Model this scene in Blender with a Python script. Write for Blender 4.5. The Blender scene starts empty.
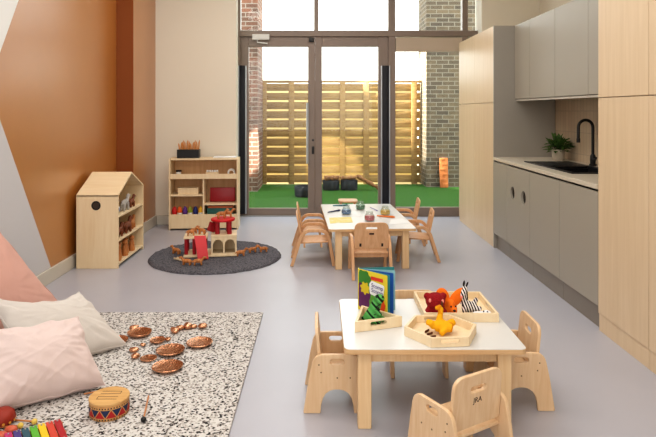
import bpy, bmesh, math, random
from mathutils import Vector, Matrix, Euler, noise
random.seed(7)
C = bpy.context.scene.collection
PI = math.pi
R = math.radians
F, HC, CX, CY = 590.0, 1.4, 320.0, 111.0

def P(px, py, z=0.0):
    """photo pixel + height -> point in the room"""
    y = F*(HC-z)/(py-CY)
    return Vector(((px-CX)*y/F, y, z))

# ------------------------------------------------------------------ materials
def lin(c):
    return tuple(((v/255/12.92) if v/255 <= .04045 else ((v/255+.055)/1.055)**2.4) for v in c)+(1.0,)

MATS = {}
def new_mat(name):
    m = bpy.data.materials.new(name); m.use_nodes = True
    nt = m.node_tree
    return m, nt, nt.nodes['Principled BSDF']

def mat(name, rgb, rough=.5, metal=0., var=.0, scale=6., bump=0., bscale=60., spec=.5, sheen=0.):
    if name in MATS: return MATS[name]
    m, nt, b = new_mat(name)
    b.inputs['Base Color'].default_value = lin(rgb)
    b.inputs['Roughness'].default_value = rough
    b.inputs['Metallic'].default_value = metal
    b.inputs['Specular IOR Level'].default_value = spec
    if sheen: b.inputs['Sheen Weight'].default_value = sheen
    tc = nt.nodes.new('ShaderNodeTexCoord')
    n = nt.nodes.new('ShaderNodeTexNoise'); n.inputs['Scale'].default_value = scale
    n.inputs['Detail'].default_value = 4
    nt.links.new(tc.outputs['Object'], n.inputs['Vector'])
    mx = nt.nodes.new('ShaderNodeMix'); mx.data_type = 'RGBA'
    c = lin(rgb)
    mx.inputs[6].default_value = tuple(v*(1-var) for v in c[:3])+(1,)
    mx.inputs[7].default_value = tuple(min(1, v*(1+var)) for v in c[:3])+(1,)
    nt.links.new(n.outputs['Fac'], mx.inputs[0]); nt.links.new(mx.outputs[2], b.inputs['Base Color'])
    if bump:
        n2 = nt.nodes.new('ShaderNodeTexNoise'); n2.inputs['Scale'].default_value = bscale
        nt.links.new(tc.outputs['Object'], n2.inputs['Vector'])
        bp = nt.nodes.new('ShaderNodeBump'); bp.inputs['Strength'].default_value = bump
        bp.inputs['Distance'].default_value = .01
        nt.links.new(n2.outputs['Fac'], bp.inputs['Height']); nt.links.new(bp.outputs['Normal'], b.inputs['Normal'])
    MATS[name] = m
    return m

def wood(name, c1, c2, stretch=(30, 30, 2), rough=.45, amount=1.0):
    if name in MATS: return MATS[name]
    m, nt, b = new_mat(name)
    tc = nt.nodes.new('ShaderNodeTexCoord'); mp = nt.nodes.new('ShaderNodeMapping')
    mp.inputs['Scale'].default_value = stretch
    n = nt.nodes.new('ShaderNodeTexNoise'); n.inputs['Scale'].default_value = 1.0
    n.inputs['Detail'].default_value = 6; n.inputs['Distortion'].default_value = .6
    nt.links.new(tc.outputs['Object'], mp.inputs['Vector']); nt.links.new(mp.outputs[0], n.inputs['Vector'])
    cr = nt.nodes.new('ShaderNodeValToRGB')
    cr.color_ramp.elements[0].position = .3; cr.color_ramp.elements[1].position = .7
    cr.color_ramp.elements[0].color = lin(c2); cr.color_ramp.elements[1].color = lin(c1)
    nt.links.new(n.outputs['Fac'], cr.inputs['Fac']); nt.links.new(cr.outputs['Color'], b.inputs['Base Color'])
    b.inputs['Roughness'].default_value = rough
    b.inputs['Specular IOR Level'].default_value = .35
    MATS[name] = m
    return m

def glass(name, tint=(255, 255, 255), refl=.06, opacity=0.0):
    if name in MATS: return MATS[name]
    m = bpy.data.materials.new(name); m.use_nodes = True
    nt = m.node_tree; nt.nodes.clear()
    out = nt.nodes.new('ShaderNodeOutputMaterial')
    t = nt.nodes.new('ShaderNodeBsdfTransparent'); t.inputs[0].default_value = lin(tint)
    g = nt.nodes.new('ShaderNodeBsdfGlossy'); g.inputs['Roughness'].default_value = .03
    mx = nt.nodes.new('ShaderNodeMixShader'); mx.inputs[0].default_value = refl
    nt.links.new(t.outputs[0], mx.inputs[1]); nt.links.new(g.outputs[0], mx.inputs[2])
    last = mx
    if opacity:
        d = nt.nodes.new('ShaderNodeBsdfDiffuse'); d.inputs[0].default_value = lin(tint)
        m2 = nt.nodes.new('ShaderNodeMixShader'); m2.inputs[0].default_value = opacity
        nt.links.new(mx.outputs[0], m2.inputs[1]); nt.links.new(d.outputs[0], m2.inputs[2]); last = m2
    nt.links.new(last.outputs[0], out.inputs[0])
    MATS[name] = m
    return m

def brick(name, c1, c2, mortar):
    m, nt, b = new_mat(name)
    tc = nt.nodes.new('ShaderNodeTexCoord'); mp = nt.nodes.new('ShaderNodeMapping')
    sp = nt.nodes.new('ShaderNodeSeparateXYZ'); ad = nt.nodes.new('ShaderNodeMath'); ad.operation = 'ADD'
    cb = nt.nodes.new('ShaderNodeCombineXYZ')
    nt.links.new(tc.outputs['Object'], sp.inputs[0])
    nt.links.new(sp.outputs['X'], ad.inputs[0]); nt.links.new(sp.outputs['Y'], ad.inputs[1])
    nt.links.new(ad.outputs[0], cb.inputs['X']); nt.links.new(sp.outputs['Z'], cb.inputs['Y'])
    br = nt.nodes.new('ShaderNodeTexBrick'); br.inputs['Scale'].default_value = 1.0
    br.inputs['Color1'].default_value = lin(c1); br.inputs['Color2'].default_value = lin(c2)
    br.inputs['Mortar'].default_value = lin(mortar); br.inputs['Mortar Size'].default_value = .008
    br.inputs['Brick Width'].default_value = .225; br.inputs['Row Height'].default_value = .078
    br.inputs['Bias'].default_value = -.1
    nt.links.new(cb.outputs[0], br.inputs['Vector'])
    n = nt.nodes.new('ShaderNodeTexNoise'); n.inputs['Scale'].default_value = 9; n.inputs['Detail'].default_value = 5
    nt.links.new(tc.outputs['Object'], n.inputs['Vector'])
    mx = nt.nodes.new('ShaderNodeMix'); mx.data_type = 'RGBA'; mx.blend_type = 'OVERLAY'; mx.inputs[0].default_value = .3
    nt.links.new(br.outputs['Color'], mx.inputs[6]); nt.links.new(n.outputs['Fac'], mx.inputs[7])
    nt.links.new(mx.outputs[2], b.inputs['Base Color']); b.inputs['Roughness'].default_value = .9
    MATS[name] = m
    return m

def ramp_mat(name, kind, scale, stops, rough=.9, bump=0., interp='CONSTANT', stretch=(1, 1, 1), rot=(0, 0, 0)):
    """voronoi / wave / noise driven colour ramp"""
    m, nt, b = new_mat(name)
    tc = nt.nodes.new('ShaderNodeTexCoord'); mp = nt.nodes.new('ShaderNodeMapping')
    mp.inputs['Scale'].default_value = stretch; mp.inputs['Rotation'].default_value = rot
    nt.links.new(tc.outputs['Object'], mp.inputs['Vector'])
    if kind == 'voronoi':
        v = nt.nodes.new('ShaderNodeTexVoronoi'); v.inputs['Scale'].default_value = scale
        s = nt.nodes.new('ShaderNodeSeparateColor'); nt.links.new(v.outputs['Color'], s.inputs[0])
        src = s.outputs[0]
    elif kind == 'wave':
        v = nt.nodes.new('ShaderNodeTexWave'); v.inputs['Scale'].default_value = scale
        v.inputs['Distortion'].default_value = 1.5; v.inputs['Detail'].default_value = 1
        src = v.outputs['Fac']
    else:
        v = nt.nodes.new('ShaderNodeTexNoise'); v.inputs['Scale'].default_value = scale
        v.inputs['Detail'].default_value = 6; v.inputs['Roughness'].default_value = .7
        src = v.outputs['Fac']
    nt.links.new(mp.outputs[0], v.inputs['Vector'])
    cr = nt.nodes.new('ShaderNodeValToRGB'); cr.color_ramp.interpolation = interp
    el = cr.color_ramp.elements
    while len(el) < len(stops): el.new(.5)
    for e, (p, c) in zip(el, stops): e.position = p; e.color = lin(c)
    nt.links.new(src, cr.inputs['Fac']); nt.links.new(cr.outputs['Color'], b.inputs['Base Color'])
    b.inputs['Roughness'].default_value = rough
    b.inputs['Specular IOR Level'].default_value = .2
    if bump:
        bp = nt.nodes.new('ShaderNodeBump'); bp.inputs['Strength'].default_value = bump; bp.inputs['Distance'].default_value = .01
        nt.links.new(src, bp.inputs['Height']); nt.links.new(bp.outputs['Normal'], b.inputs['Normal'])
    MATS[name] = m
    return m

PLY = wood('birch_ply', (238, 212, 174), (226, 196, 154), (40, 40, 3))
PLYH = wood('birch_ply_across', (232, 200, 158), (214, 178, 134), (3, 40, 40))
PLYE = wood('ply_edge', (226, 190, 146), (204, 164, 118), (2, 2, 220))
PALE = wood('pale_maple', (240, 220, 186), (232, 208, 170), (30, 30, 3))
CHAIRW = wood('warm_beech', (230, 200, 164), (218, 182, 142), (45, 45, 4), .4)
CHAIRB = wood('oiled_beech', (222, 180, 140), (206, 158, 116), (45, 45, 4), .4)
LEGW = wood('maple_leg', (236, 206, 164), (224, 188, 144), (60, 60, 3), .4)
CABW = wood('cabinet_birch', (222, 199, 168), (214, 190, 157), (30, 30, 1.6), .38)
TOY = wood('toy_wood', (205, 140, 84), (176, 106, 58), (60, 60, 20), .45)
TOYD = wood('dark_toy_wood', (140, 80, 48), (104, 56, 34), (60, 60, 20), .45)
FENCEW = wood('fence_timber', (168, 134, 84), (138, 104, 62), (3, 30, 30), .8)
GREY = mat('greige_laminate', (163, 156, 143), .42, var=.02, scale=1)
GREYD = mat('greige_end_panel', (156, 150, 140), .45, var=.02, scale=1)
KICK = mat('brushed_kick', (138, 128, 116), .32, .3, var=.01)
DARK = mat('dark_recess', (40, 32, 26), .8)
BLACK = mat('satin_black', (20, 20, 22), .38)
WHITE_TOP = mat('white_laminate', (219, 218, 215), .3, var=.005)
PAINT = mat('warm_white_paint', (230, 222, 206), .85, var=.012, scale=2)
WALLW = mat('white_paint', (232, 232, 230), .8, var=.01, scale=2)
WALLG = mat('pale_grey_paint', (206, 204, 206), .8, var=.015, scale=2)
SKIRT = mat('skirting_paint', (206, 200, 188), .55, var=.01)
BRONZE = mat('bronze_aluminium', (136, 121, 111), .4, .15, var=.03)
METAL = mat('pale_metal', (176, 180, 184), .35, .6, var=.03)
NAVY = mat('navy_guard', (18, 20, 30), .55)
WHITEP = mat('white_plastic', (226, 224, 220), .4)
RED = mat('red_paint', (206, 32, 42), .38, var=.05)
REDD = mat('dark_red_paint', (158, 20, 34), .4, var=.05)
PAPER = mat('white_paper', (240, 240, 238), .8)
GLASS = glass('window_glass', (250, 253, 252), .018)

# ------------------------------------------------------------------ geometry helpers
def bm_new(): return bmesh.new()

def add_box(bm, c, s, rot=None, bevel=0.0, seg=2):
    """box centred on c with full sizes s"""
    r = bmesh.ops.create_cube(bm, size=1.0)
    vs = r['verts']
    bmesh.ops.scale(bm, vec=Vector(s), verts=vs)
    if bevel:
        es = list({e for v in vs for e in v.link_edges})
        o = bmesh.ops.bevel(bm, geom=es, offset=bevel, segments=seg, profile=.5, affect='EDGES')
        vs = list({v for f in o['faces'] for v in f.verts} | {v for v in vs if v.is_valid})
    if rot is not None:
        bmesh.ops.rotate(bm, cent=(0, 0, 0), matrix=rot, verts=vs)
    bmesh.ops.translate(bm, vec=Vector(c), verts=vs)
    return vs

def add_ext(bm, lo, hi, bevel=0.0):
    lo, hi = Vector(lo), Vector(hi)
    return add_box(bm, (lo+hi)/2, hi-lo, None, bevel)

def add_ball(bm, c, r, rot=None, u=20, v=12):
    o = bmesh.ops.create_uvsphere(bm, u_segments=u, v_segments=v, radius=1.0)
    vs = o['verts']
    r = (r, r, r) if isinstance(r, (int, float)) else r
    bmesh.ops.scale(bm, vec=Vector(r), verts=vs)
    if rot is not None: bmesh.ops.rotate(bm, cent=(0, 0, 0), matrix=rot, verts=vs)
    bmesh.ops.translate(bm, vec=Vector(c), verts=vs)

def add_tube(bm, pts, rad, seg=10, caps=True):
    pts = [Vector(p) for p in pts]
    rads = rad if isinstance(rad, (list, tuple)) else [rad]*len(pts)
    rings = []
    up = Vector((0, 0, 1))
    t0 = (pts[1]-pts[0]).normalized()
    n = t0.orthogonal().normalized()
    for i, p in enumerate(pts):
        t = (pts[min(i+1, len(pts)-1)]-pts[max(i-1, 0)]).normalized()
        n = (n - t*n.dot(t)).normalized()
        b = t.cross(n)
        rings.append([bm.verts.new(p+(n*math.cos(2*PI*k/seg)+b*math.sin(2*PI*k/seg))*rads[i]) for k in range(seg)])
    for a, b_ in zip(rings, rings[1:]):
        for k in range(seg):
            bm.faces.new((a[k], a[(k+1) % seg], b_[(k+1) % seg], b_[k]))
    if caps:
        bm.faces.new(rings[0][::-1]); bm.faces.new(rings[-1])

def add_lathe(bm, prof, seg=28, c=(0, 0, 0), closed=False):
    c = Vector(c); rings = []
    for r, z in prof:
        if r < 1e-6: rings.append([bm.verts.new(c+Vector((0, 0, z)))])
        else: rings.append([bm.verts.new(c+Vector((r*math.cos(2*PI*k/seg), r*math.sin(2*PI*k/seg), z))) for k in range(seg)])
    pr = list(zip(rings, rings[1:]))
    if closed: pr.append((rings[-1], rings[0]))
    for a, b in pr:
        for k in range(seg):
            k2 = (k+1) % seg
            if len(a) == 1 and len(b) == 1: continue
            if len(a) == 1: bm.faces.new((a[0], b[k2], b[k]))
            elif len(b) == 1: bm.faces.new((a[k], a[k2], b[0]))
            else: bm.faces.new((a[k], a[k2], b[k2], b[k]))

def smooth_mesh(me, ang=40):
    for p in me.polygons: p.use_smooth = True
    try: me.set_sharp_from_angle(angle=R(ang))
    except Exception: pass

def link(name, me, m, parent=None):
    o = bpy.data.objects.new(name, me); C.objects.link(o)
    if m is not None:
        me.materials.clear(); me.materials.append(m)
    if parent is not None: o.parent = parent
    return o

def obj(name, bm, m, parent=None, ang=40):
    me = bpy.data.meshes.new(name)
    bmesh.ops.recalc_face_normals(bm, faces=bm.faces)
    bm.to_mesh(me); bm.free()
    smooth_mesh(me, ang)
    return link(name, me, m, parent)

def baked(tmp):
    dg = bpy.context.evaluated_depsgraph_get(); dg.update()
    me = bpy.data.meshes.new_from_object(tmp.evaluated_get(dg), depsgraph=dg)
    d = tmp.data
    bpy.data.objects.remove(tmp)
    return me

def plate(outlines, thick, bevel=.0015, frame='YZ', res=1):
    """flat board with holes from 2D outlines -> mesh. frame 'YZ' stands it in the y-z plane, 'XZ' in the x-z plane, 'XY' lays it flat"""
    cu = bpy.data.curves.new('board', 'CURVE'); cu.dimensions = '2D'; cu.fill_mode = 'BOTH'
    for pts in outlines:
        s = cu.splines.new('POLY'); s.points.add(len(pts)-1)
        for p, (a, b) in zip(s.points, pts): p.co = (a, b, 0, 1)
        s.use_cyclic_u = True
    cu.extrude = max(thick/2-bevel, 1e-4); cu.bevel_depth = bevel; cu.bevel_resolution = res; cu.offset = -bevel
    t = bpy.data.objects.new('board', cu); C.objects.link(t)
    me = baked(t)
    if frame == 'YZ': M = Matrix(((0, 0, 1, 0), (1, 0, 0, 0), (0, 1, 0, 0), (0, 0, 0, 1)))
    elif frame == 'XZ': M = Matrix(((1, 0, 0, 0), (0, 0, -1, 0), (0, 1, 0, 0), (0, 0, 0, 1)))
    else: M = Matrix.Identity(4)
    me.transform(M)
    smooth_mesh(me, 22)
    return me

def board(name, outlines, thick, m, parent, frame='YZ', off=(0, 0, 0), rot=None, bevel=.0015):
    me = plate(outlines, thick, bevel, frame)
    M = Matrix.Translation(Vector(off))
    if rot is not None: M = M @ rot.to_4x4()
    me.transform(M)
    return link(name, me, m, parent)

def text_mesh(name, body, size, m, parent, M, thick=.0006, align='CENTER'):
    cu = bpy.data.curves.new('letters', 'FONT'); cu.body = body; cu.size = size; cu.extrude = thick
    cu.align_x = align; cu.align_y = 'CENTER'
    t = bpy.data.objects.new('letters', cu); C.objects.link(t)
    me = baked(t); me.transform(M)
    return link(name, me, m, parent)

def blob(name, parts, voxel, m, parent=None, smooth=2):
    """ellipsoids and tubes fused into one continuous surface"""
    bm = bm_new()
    for p in parts:
        if p[0] == 'b': add_ball(bm, p[1], p[2], p[3] if len(p) > 3 else None, 16, 10)
        else: add_tube(bm, p[1], p[2], 10)
    bmesh.ops.recalc_face_normals(bm, faces=bm.faces)
    me = bpy.data.meshes.new('lump'); bm.to_mesh(me); bm.free()
    t = bpy.data.objects.new('lump', me); C.objects.link(t)
    r = t.modifiers.new('r', 'REMESH'); r.mode = 'VOXEL'; r.voxel_size = voxel
    if smooth:
        s = t.modifiers.new('s', 'SMOOTH'); s.iterations = smooth; s.factor = .5
    me2 = baked(t)
    smooth_mesh(me2, 180)
    return link(name, me2, m, parent)

def rrect(x0, y0, x1, y1, r, n=5):
    out = []
    for cx, cy, a in ((x1-r, y1-r, 0), (x0+r, y1-r, 90), (x0+r, y0+r, 180), (x1-r, y0+r, 270)):
        for k in range(n+1):
            t = R(a+90*k/n); out.append((cx+r*math.cos(t), cy+r*math.sin(t)))
    return out

def round_poly(pts, radii, n=5):
    out = []
    N = len(pts)
    for i in range(N):
        p = Vector(pts[i]); a = Vector(pts[i-1]); b = Vector(pts[(i+1) % N]); r = radii[i] if isinstance(radii, (list, tuple)) else radii
        if r <= 0: out.append(tuple(p)); continue
        u = (a-p); v = (b-p); lu, lv = u.length, v.length; u.normalize(); v.normalize()
        ang = u.angle(v); d = min(r/math.tan(ang/2), lu*.49, lv*.49)
        s, e = p+u*d, p+v*d
        for k in range(n+1):
            t = k/n
            out.append(tuple(s*(1-t)**2+p*2*t*(1-t)+e*t*t))
    return out

def circle(cx, cy, r, n=24, ry=None):
    ry = ry or r
    return [(cx+r*math.cos(2*PI*k/n), cy+ry*math.sin(2*PI*k/n)) for k in range(n)]

def thing(name, label, cat, loc=(0, 0, 0), rz=0., group=None):
    o = bpy.data.objects.new(name, None); C.objects.link(o)
    o.empty_display_size = .05
    o.location = loc; o.rotation_euler = (0, 0, rz)
    o['label'] = label; o['category'] = cat
    if group: o['group'] = group
    return o

def tag(o, label, cat, group=None):
    o['label'] = label; o['category'] = cat
    if group: o['group'] = group
    return o

def struct(name, bm, m, parent=None):
    o = obj(name, bm, m, parent, 20)
    if parent is None: o['kind'] = 'structure'
    return o

def sbox(name, lo, hi, m, parent=None, bevel=0.):
    bm = bm_new(); add_ext(bm, lo, hi, bevel)
    return struct(name, bm, m, parent)

def part(name, lo, hi, m, parent, bevel=0.0015):
    bm = bm_new(); add_ext(bm, lo, hi, bevel)
    return obj(name, bm, m, parent, 20)

def dup(root, loc, rz, label, group=None):
    r = root.copy(); C.objects.link(r); r.location = loc; r.rotation_euler = (0, 0, rz); r['label'] = label
    if group: r['group'] = group
    for ch in list(root.children):
        c = ch.copy(); C.objects.link(c); c.parent = r
        for g in ch.children:
            d = g.copy(); C.objects.link(d); d.parent = c
    return r

# ------------------------------------------------------------------ camera
cam = bpy.data.cameras.new('camera'); cob = bpy.data.objects.new('camera', cam); C.objects.link(cob)
cob.location = (0, 0, HC); cob.rotation_euler = (R(90), 0, 0)
cam.sensor_width = 36; cam.lens = F/656*36; cam.shift_x = 8/656; cam.shift_y = -107.5/656
cam.clip_start = .05
bpy.context.scene.camera = cob

# ------------------------------------------------------------------ the room
CEIL = 3.45
XL, XR, YB = -2.215, 2.84, -2.6
m, nt, b = new_mat('grey_vinyl_floor'); FLOORM = m
b.inputs['Roughness'].default_value = .34; b.inputs['Specular IOR Level'].default_value = .45
tc = nt.nodes.new('ShaderNodeTexCoord'); n = nt.nodes.new('ShaderNodeTexNoise'); n.inputs['Scale'].default_value = 1.3
n.inputs['Detail'].default_value = 8
cr = nt.nodes.new('ShaderNodeValToRGB'); cr.color_ramp.elements[0].position = .3; cr.color_ramp.elements[1].position = .7
cr.color_ramp.elements[0].color = lin((174, 173, 181)); cr.color_ramp.elements[1].color = lin((181, 180, 188))
nt.links.new(tc.outputs['Object'], n.inputs['Vector']); nt.links.new(n.outputs['Fac'], cr.inputs['Fac']); nt.links.new(cr.outputs[0], b.inputs['Base Color'])
sbox('floor', (XL-.15, YB, -.1), (XR+.15, 7.95, 0), FLOORM)
sbox('ceiling', (XL-.15, YB, CEIL), (XR+.15, 7.95, CEIL+.15), WALLW)
sbox('wall_back', (XL-.15, YB-.1, -.1), (XR+.15, YB, CEIL+.1), WALLW)
sbox('wall_right', (XR, YB, -.1), (XR+.15, 7.95, CEIL), PAINT)

# left wall: flush painted fields in three colours
ORANGE = ramp_mat('burnt_orange_paint', 'noise', 1.2, [(.3, (174, 110, 42)), (.7, (182, 116, 46))], .33, 0, 'LINEAR')
ORANGE.node_tree.nodes['Principled BSDF'].inputs['Specular IOR Level'].default_value = 1.0
ORANGE.node_tree.nodes['Principled BSDF'].inputs['IOR'].default_value = 1.6
ORANGE.node_tree.nodes['Principled BSDF'].inputs['Coat Weight'].default_value = .9
ORANGE.node_tree.nodes['Principled BSDF'].inputs['Coat Roughness'].default_value = .36
def wall_field(name, pts, m):
    bm = bm_new()
    f0 = [bm.verts.new((XL, y, z)) for y, z in pts]; f1 = [bm.verts.new((XL-.15, y, z)) for y, z in pts]
    bm.faces.new(f0); bm.faces.new(f1[::-1])
    for i in range(len(pts)):
        j = (i+1) % len(pts); bm.faces.new((f0[i], f1[i], f1[j], f0[j]))
    struct(name, bm, m)
AP = (3.94, 1.57); UT = (AP[0]+(CEIL-AP[1])/1.625, CEIL); LT = (AP[0]+(AP[1])/1.59, 0.0)
wall_field('wall_left', [AP, UT, (7.95, CEIL), (7.95, 0), LT], ORANGE)
wall_field('wall_left_upper', [(YB, CEIL), UT, AP, (YB, 1.57)], WALLW)
wall_field('wall_left_lower', [(YB, 1.57), AP, LT, (YB, 0)], WALLG)
# orange pilaster and the pale wall beside the doors
sbox('wall_pier', (XL-.02, 6.42, 0), (-2.03, 7.32, CEIL), ORANGE)
sbox('wall_pier_front', (XL+.001, 6.412, 0), (-2.031, 6.42, CEIL), mat('painted_shade_brown', (138, 72, 18), .5, var=.02))  # pier's front face, its shade put in as a darker brown
sbox('wall_far_left', (XL-.02, 7.28, 0), (-1.032, 7.42, CEIL), PAINT)
sbox('wall_far_left_return', (XL-.02, 7.42, 0), (-1.125, 7.95, CEIL), PAINT)
sbox('wall_far_right', (2.09, 7.62, 0), (XR+.02, 7.95, CEIL), PAINT)
sbox('baseboard_left', (XL, YB, 0), (XL+.022, 6.42, .115), SKIRT, bevel=.004)
sbox('baseboard_pier', (-2.03, 6.40, 0), (-2.008, 7.28, .115), SKIRT, bevel=.004)
sbox('baseboard_pier_front', (XL+.022, 6.398, 0), (-2.008, 6.42, .115), SKIRT, bevel=.004)
sbox('baseboard_far', (-2.008, 7.258, 0), (-1.032, 7.28, .115), SKIRT, bevel=.004)

# splashback boxing behind the kitchen units, narrow stacked tiles
m, nt, b = new_mat('stacked_tile'); TILE = m
tc = nt.nodes.new('ShaderNodeTexCoord'); sp = nt.nodes.new('ShaderNodeSeparateXYZ'); cb = nt.nodes.new('ShaderNodeCombineXYZ')
nt.links.new(tc.outputs['Object'], sp.inputs[0]); nt.links.new(sp.outputs['Z'], cb.inputs['X']); nt.links.new(sp.outputs['Y'], cb.inputs['Y'])
br = nt.nodes.new('ShaderNodeTexBrick'); br.offset = 0; br.inputs['Scale'].default_value = 1
br.inputs['Brick Width'].default_value = .2; br.inputs['Row Height'].default_value = .065; br.inputs['Mortar Size'].default_value = .003
br.inputs['Color1'].default_value = lin((196, 176, 150)); br.inputs['Color2'].default_value = lin((188, 168, 142)); br.inputs['Mortar'].default_value = lin((168, 150, 128))
nt.links.new(cb.outputs[0], br.inputs['Vector']); nt.links.new(br.outputs['Color'], b.inputs['Base Color']); b.inputs['Roughness'].default_value = .35
sbox('wall_splashback', (2.41, 2.0, 0), (XR, 7.6, 2.25), TILE)

# ------------------------------------------------------------------ glazed doors and windows (plane at Y = 7.87)
YW = 7.87
def wx(px): return (px-CX)*YW/F
def wz(py): return HC-(py-CY)*YW/F
def frame_box(bm, px0, px1, py0, py1, d=.07):
    add_ext(bm, (wx(px0), YW-d/2, max(0, wz(py1))), (wx(px1), YW+d/2, wz(py0)), .004)
bm = bm_new()
frame_box(bm, 237, 241, -40, 217, .1); frame_box(bm, 388, 395, -40, 217, .1); frame_box(bm, 237, 484, 31, 37, .12)
frame_box(bm, 314, 318.5, -40, 31); frame_box(bm, 461.5, 467, -40, 217, .1); frame_box(bm, 480, 492, -40, 217, .1)
frame_box(bm, 395, 484, 207, 217); frame_box(bm, 237, 484, -42, -36)
struct('trim_curtain_frame', bm, BRONZE)
def pane(name, a, b_, c, d):
    bm = bm_new(); add_ext(bm, (wx(a), YW-.006, wz(d)), (wx(b_), YW+.006, wz(c)))
    return struct(name, bm, GLASS)
pane('window_1', 241, 314, -36, 31); pane('window_2', 318.5, 388, -36, 31); pane('window_3', 395, 461.5, -36, 31)
pane('window_4', 467, 480, -36, 31); pane('window_5', 395, 461.5, 36, 207); pane('window_6', 467, 480, 36, 207)
# blind cassette above the side light
o = sbox('trim_blind_box', (wx(395)+.004, YW-.05, wz(52)), (wx(461.5)-.004, YW-.012, wz(38)), mat('blind_beige', (190, 174, 156), .6))

def leaf(name, x0, x1, gx0, gx1, gy0, gy1):
    bm = bm_new()
    frame_box(bm, x0, gx0, 37, 216, .055); frame_box(bm, gx1, x1, 37, 216, .055)
    frame_box(bm, gx0, gx1, 37, gy0, .055); frame_box(bm, gx0, gx1, gy1, 216, .055)
    d = struct(name, bm, BRONZE)
    bm = bm_new(); add_ext(bm, (wx(gx0), YW-.005, wz(gy1)), (wx(gx1), YW+.005, wz(gy0)))
    obj('pane', bm, GLASS, d)
    return d
d1 = leaf('door_1', 241, 315, 249, 308, 47, 208)
d2 = leaf('door_2', 315.05, 388, 322, 378, 47, 206)
# guards along the hinge side
for d, a, b_ in ((d1, 238.6, 247), (d2, 380.5, 389.7)):
    bm = bm_new(); add_ext(bm, (wx(a+1.2), YW-.075, wz(213)), (wx(b_-1.2), YW-.03, wz(66)), .004)
    g = obj('finger_guard', bm, NAVY, d)
    bm = bm_new()
    for q in (a, b_-1.2): add_ext(bm, (wx(q), YW-.072, wz(213)), (wx(q+1.2), YW-.03, wz(66)), .002)
    obj('guard_edge', bm, METAL, g)
bm = bm_new(); zt, zb = wz(103), wz(163); hx = wx(307.5)
add_tube(bm, [(hx, YW-.09, zb), (hx, YW-.09, zt)], .016, 12)
for z in (zb+.1, zt-.1): add_tube(bm, [(hx, YW-.09, z), (hx, YW-.025, z)], .009, 8)
obj('pull_handle', bm, METAL, d1)
bm = bm_new(); add_box(bm, (wx(313), YW-.035, wz(150)), (.03, .02, .1), None, .004); add_tube(bm, [(wx(313), YW-.05, wz(140)), (wx(313), YW-.025, wz(140))], .014, 14)
obj('lock', bm, BLACK, d1)
bm = bm_new(); add_ext(bm, (wx(253), YW-.1, wz(40.5)), (wx(270), YW-.03, wz(35)), .006); add_tube(bm, [(wx(258), YW-.08, wz(40)), (wx(258), YW-.08, wz(43)), (wx(268), YW-.05, wz(44))], .01, 8)
obj('door_closer', bm, WHITEP, d1)
bm = bm_new(); add_ext(bm, (wx(309), YW-.07, wz(42.5)), (wx(314), YW-.03, wz(38.5)), .004)
obj('sensor', bm, BLACK, d1)
sbox('trim_threshold', (wx(241), YW-.06, 0), (wx(388), YW+.06, .012), METAL)

# ------------------------------------------------------------------ courtyard outside
GRASS = ramp_mat('artificial_turf', 'noise', 40, [(.3, (34, 68, 22)), (.7, (66, 106, 40))], .95, .6, 'LINEAR')
sbox('ground', (-5.5, 7.95, -.06), (6.5, 11.33, -.005), GRASS)
sbox('ground_far', (-12, 11.33, -.08), (14, 26, -.012), mat('sandy_yard', (240, 214, 150), .9, var=.05))
BR1 = brick('yellow_stock_brick', (106, 90, 70), (74, 64, 54), (128, 120, 106))
BR2 = brick('red_brown_brick', (126, 84, 66), (92, 70, 58), (150, 136, 124))
BR3 = brick('whitewashed_brick', (238, 230, 222), (214, 204, 196), (240, 236, 230))
sbox('wall_courtyard_left', (-2.6, 10.3, -.05), (-1.09, 11.2, 4.2), BR2)
sbox('wall_courtyard_right', (1.965, 10.9, -.05), (5.5, 11.75, 5.0), BR1)
sbox('wall_beyond_fence', (-4.5, 14.0, -.05), (-.72, 14.4, 2.62), BR3)
sbox('wall_gap_glow', (-1.2, 12.3, -.05), (1.96, 12.4, 1.93), mat('gap_glow_yellow', (255, 232, 168), .9, var=.03))  # pale board added behind the fence so its gaps look sunlit
fe = thing('slatted_fence', 'pale timber slatted fence closing the courtyard behind the glass doors', 'fence', (0, 11.38, 0))
bm = bm_new()
nb = 11; pitch = 1.93/nb
for i in range(nb):
    z = .03+pitch*i
    add_ext(bm, (-1.17, -.045, z), (1.93, -.025, z+pitch*.80), .003)
obj('slat_panel', bm, FENCEW, fe)
for px in (264, 291.5, 316, 342.5, 366, 392, 414):
    x = (px-CX)*11.35/F
    bm = bm_new(); add_ext(bm, (x-.055, -.07, 0), (x+.055, -.046, 1.955), .003); obj('batten', bm, FENCEW, fe)
bm = bm_new(); add_ext(bm, (-1.2, -.06, 1.945), (1.95, .08, 1.985), .004); obj('capping', bm, FENCEW, fe)

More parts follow.
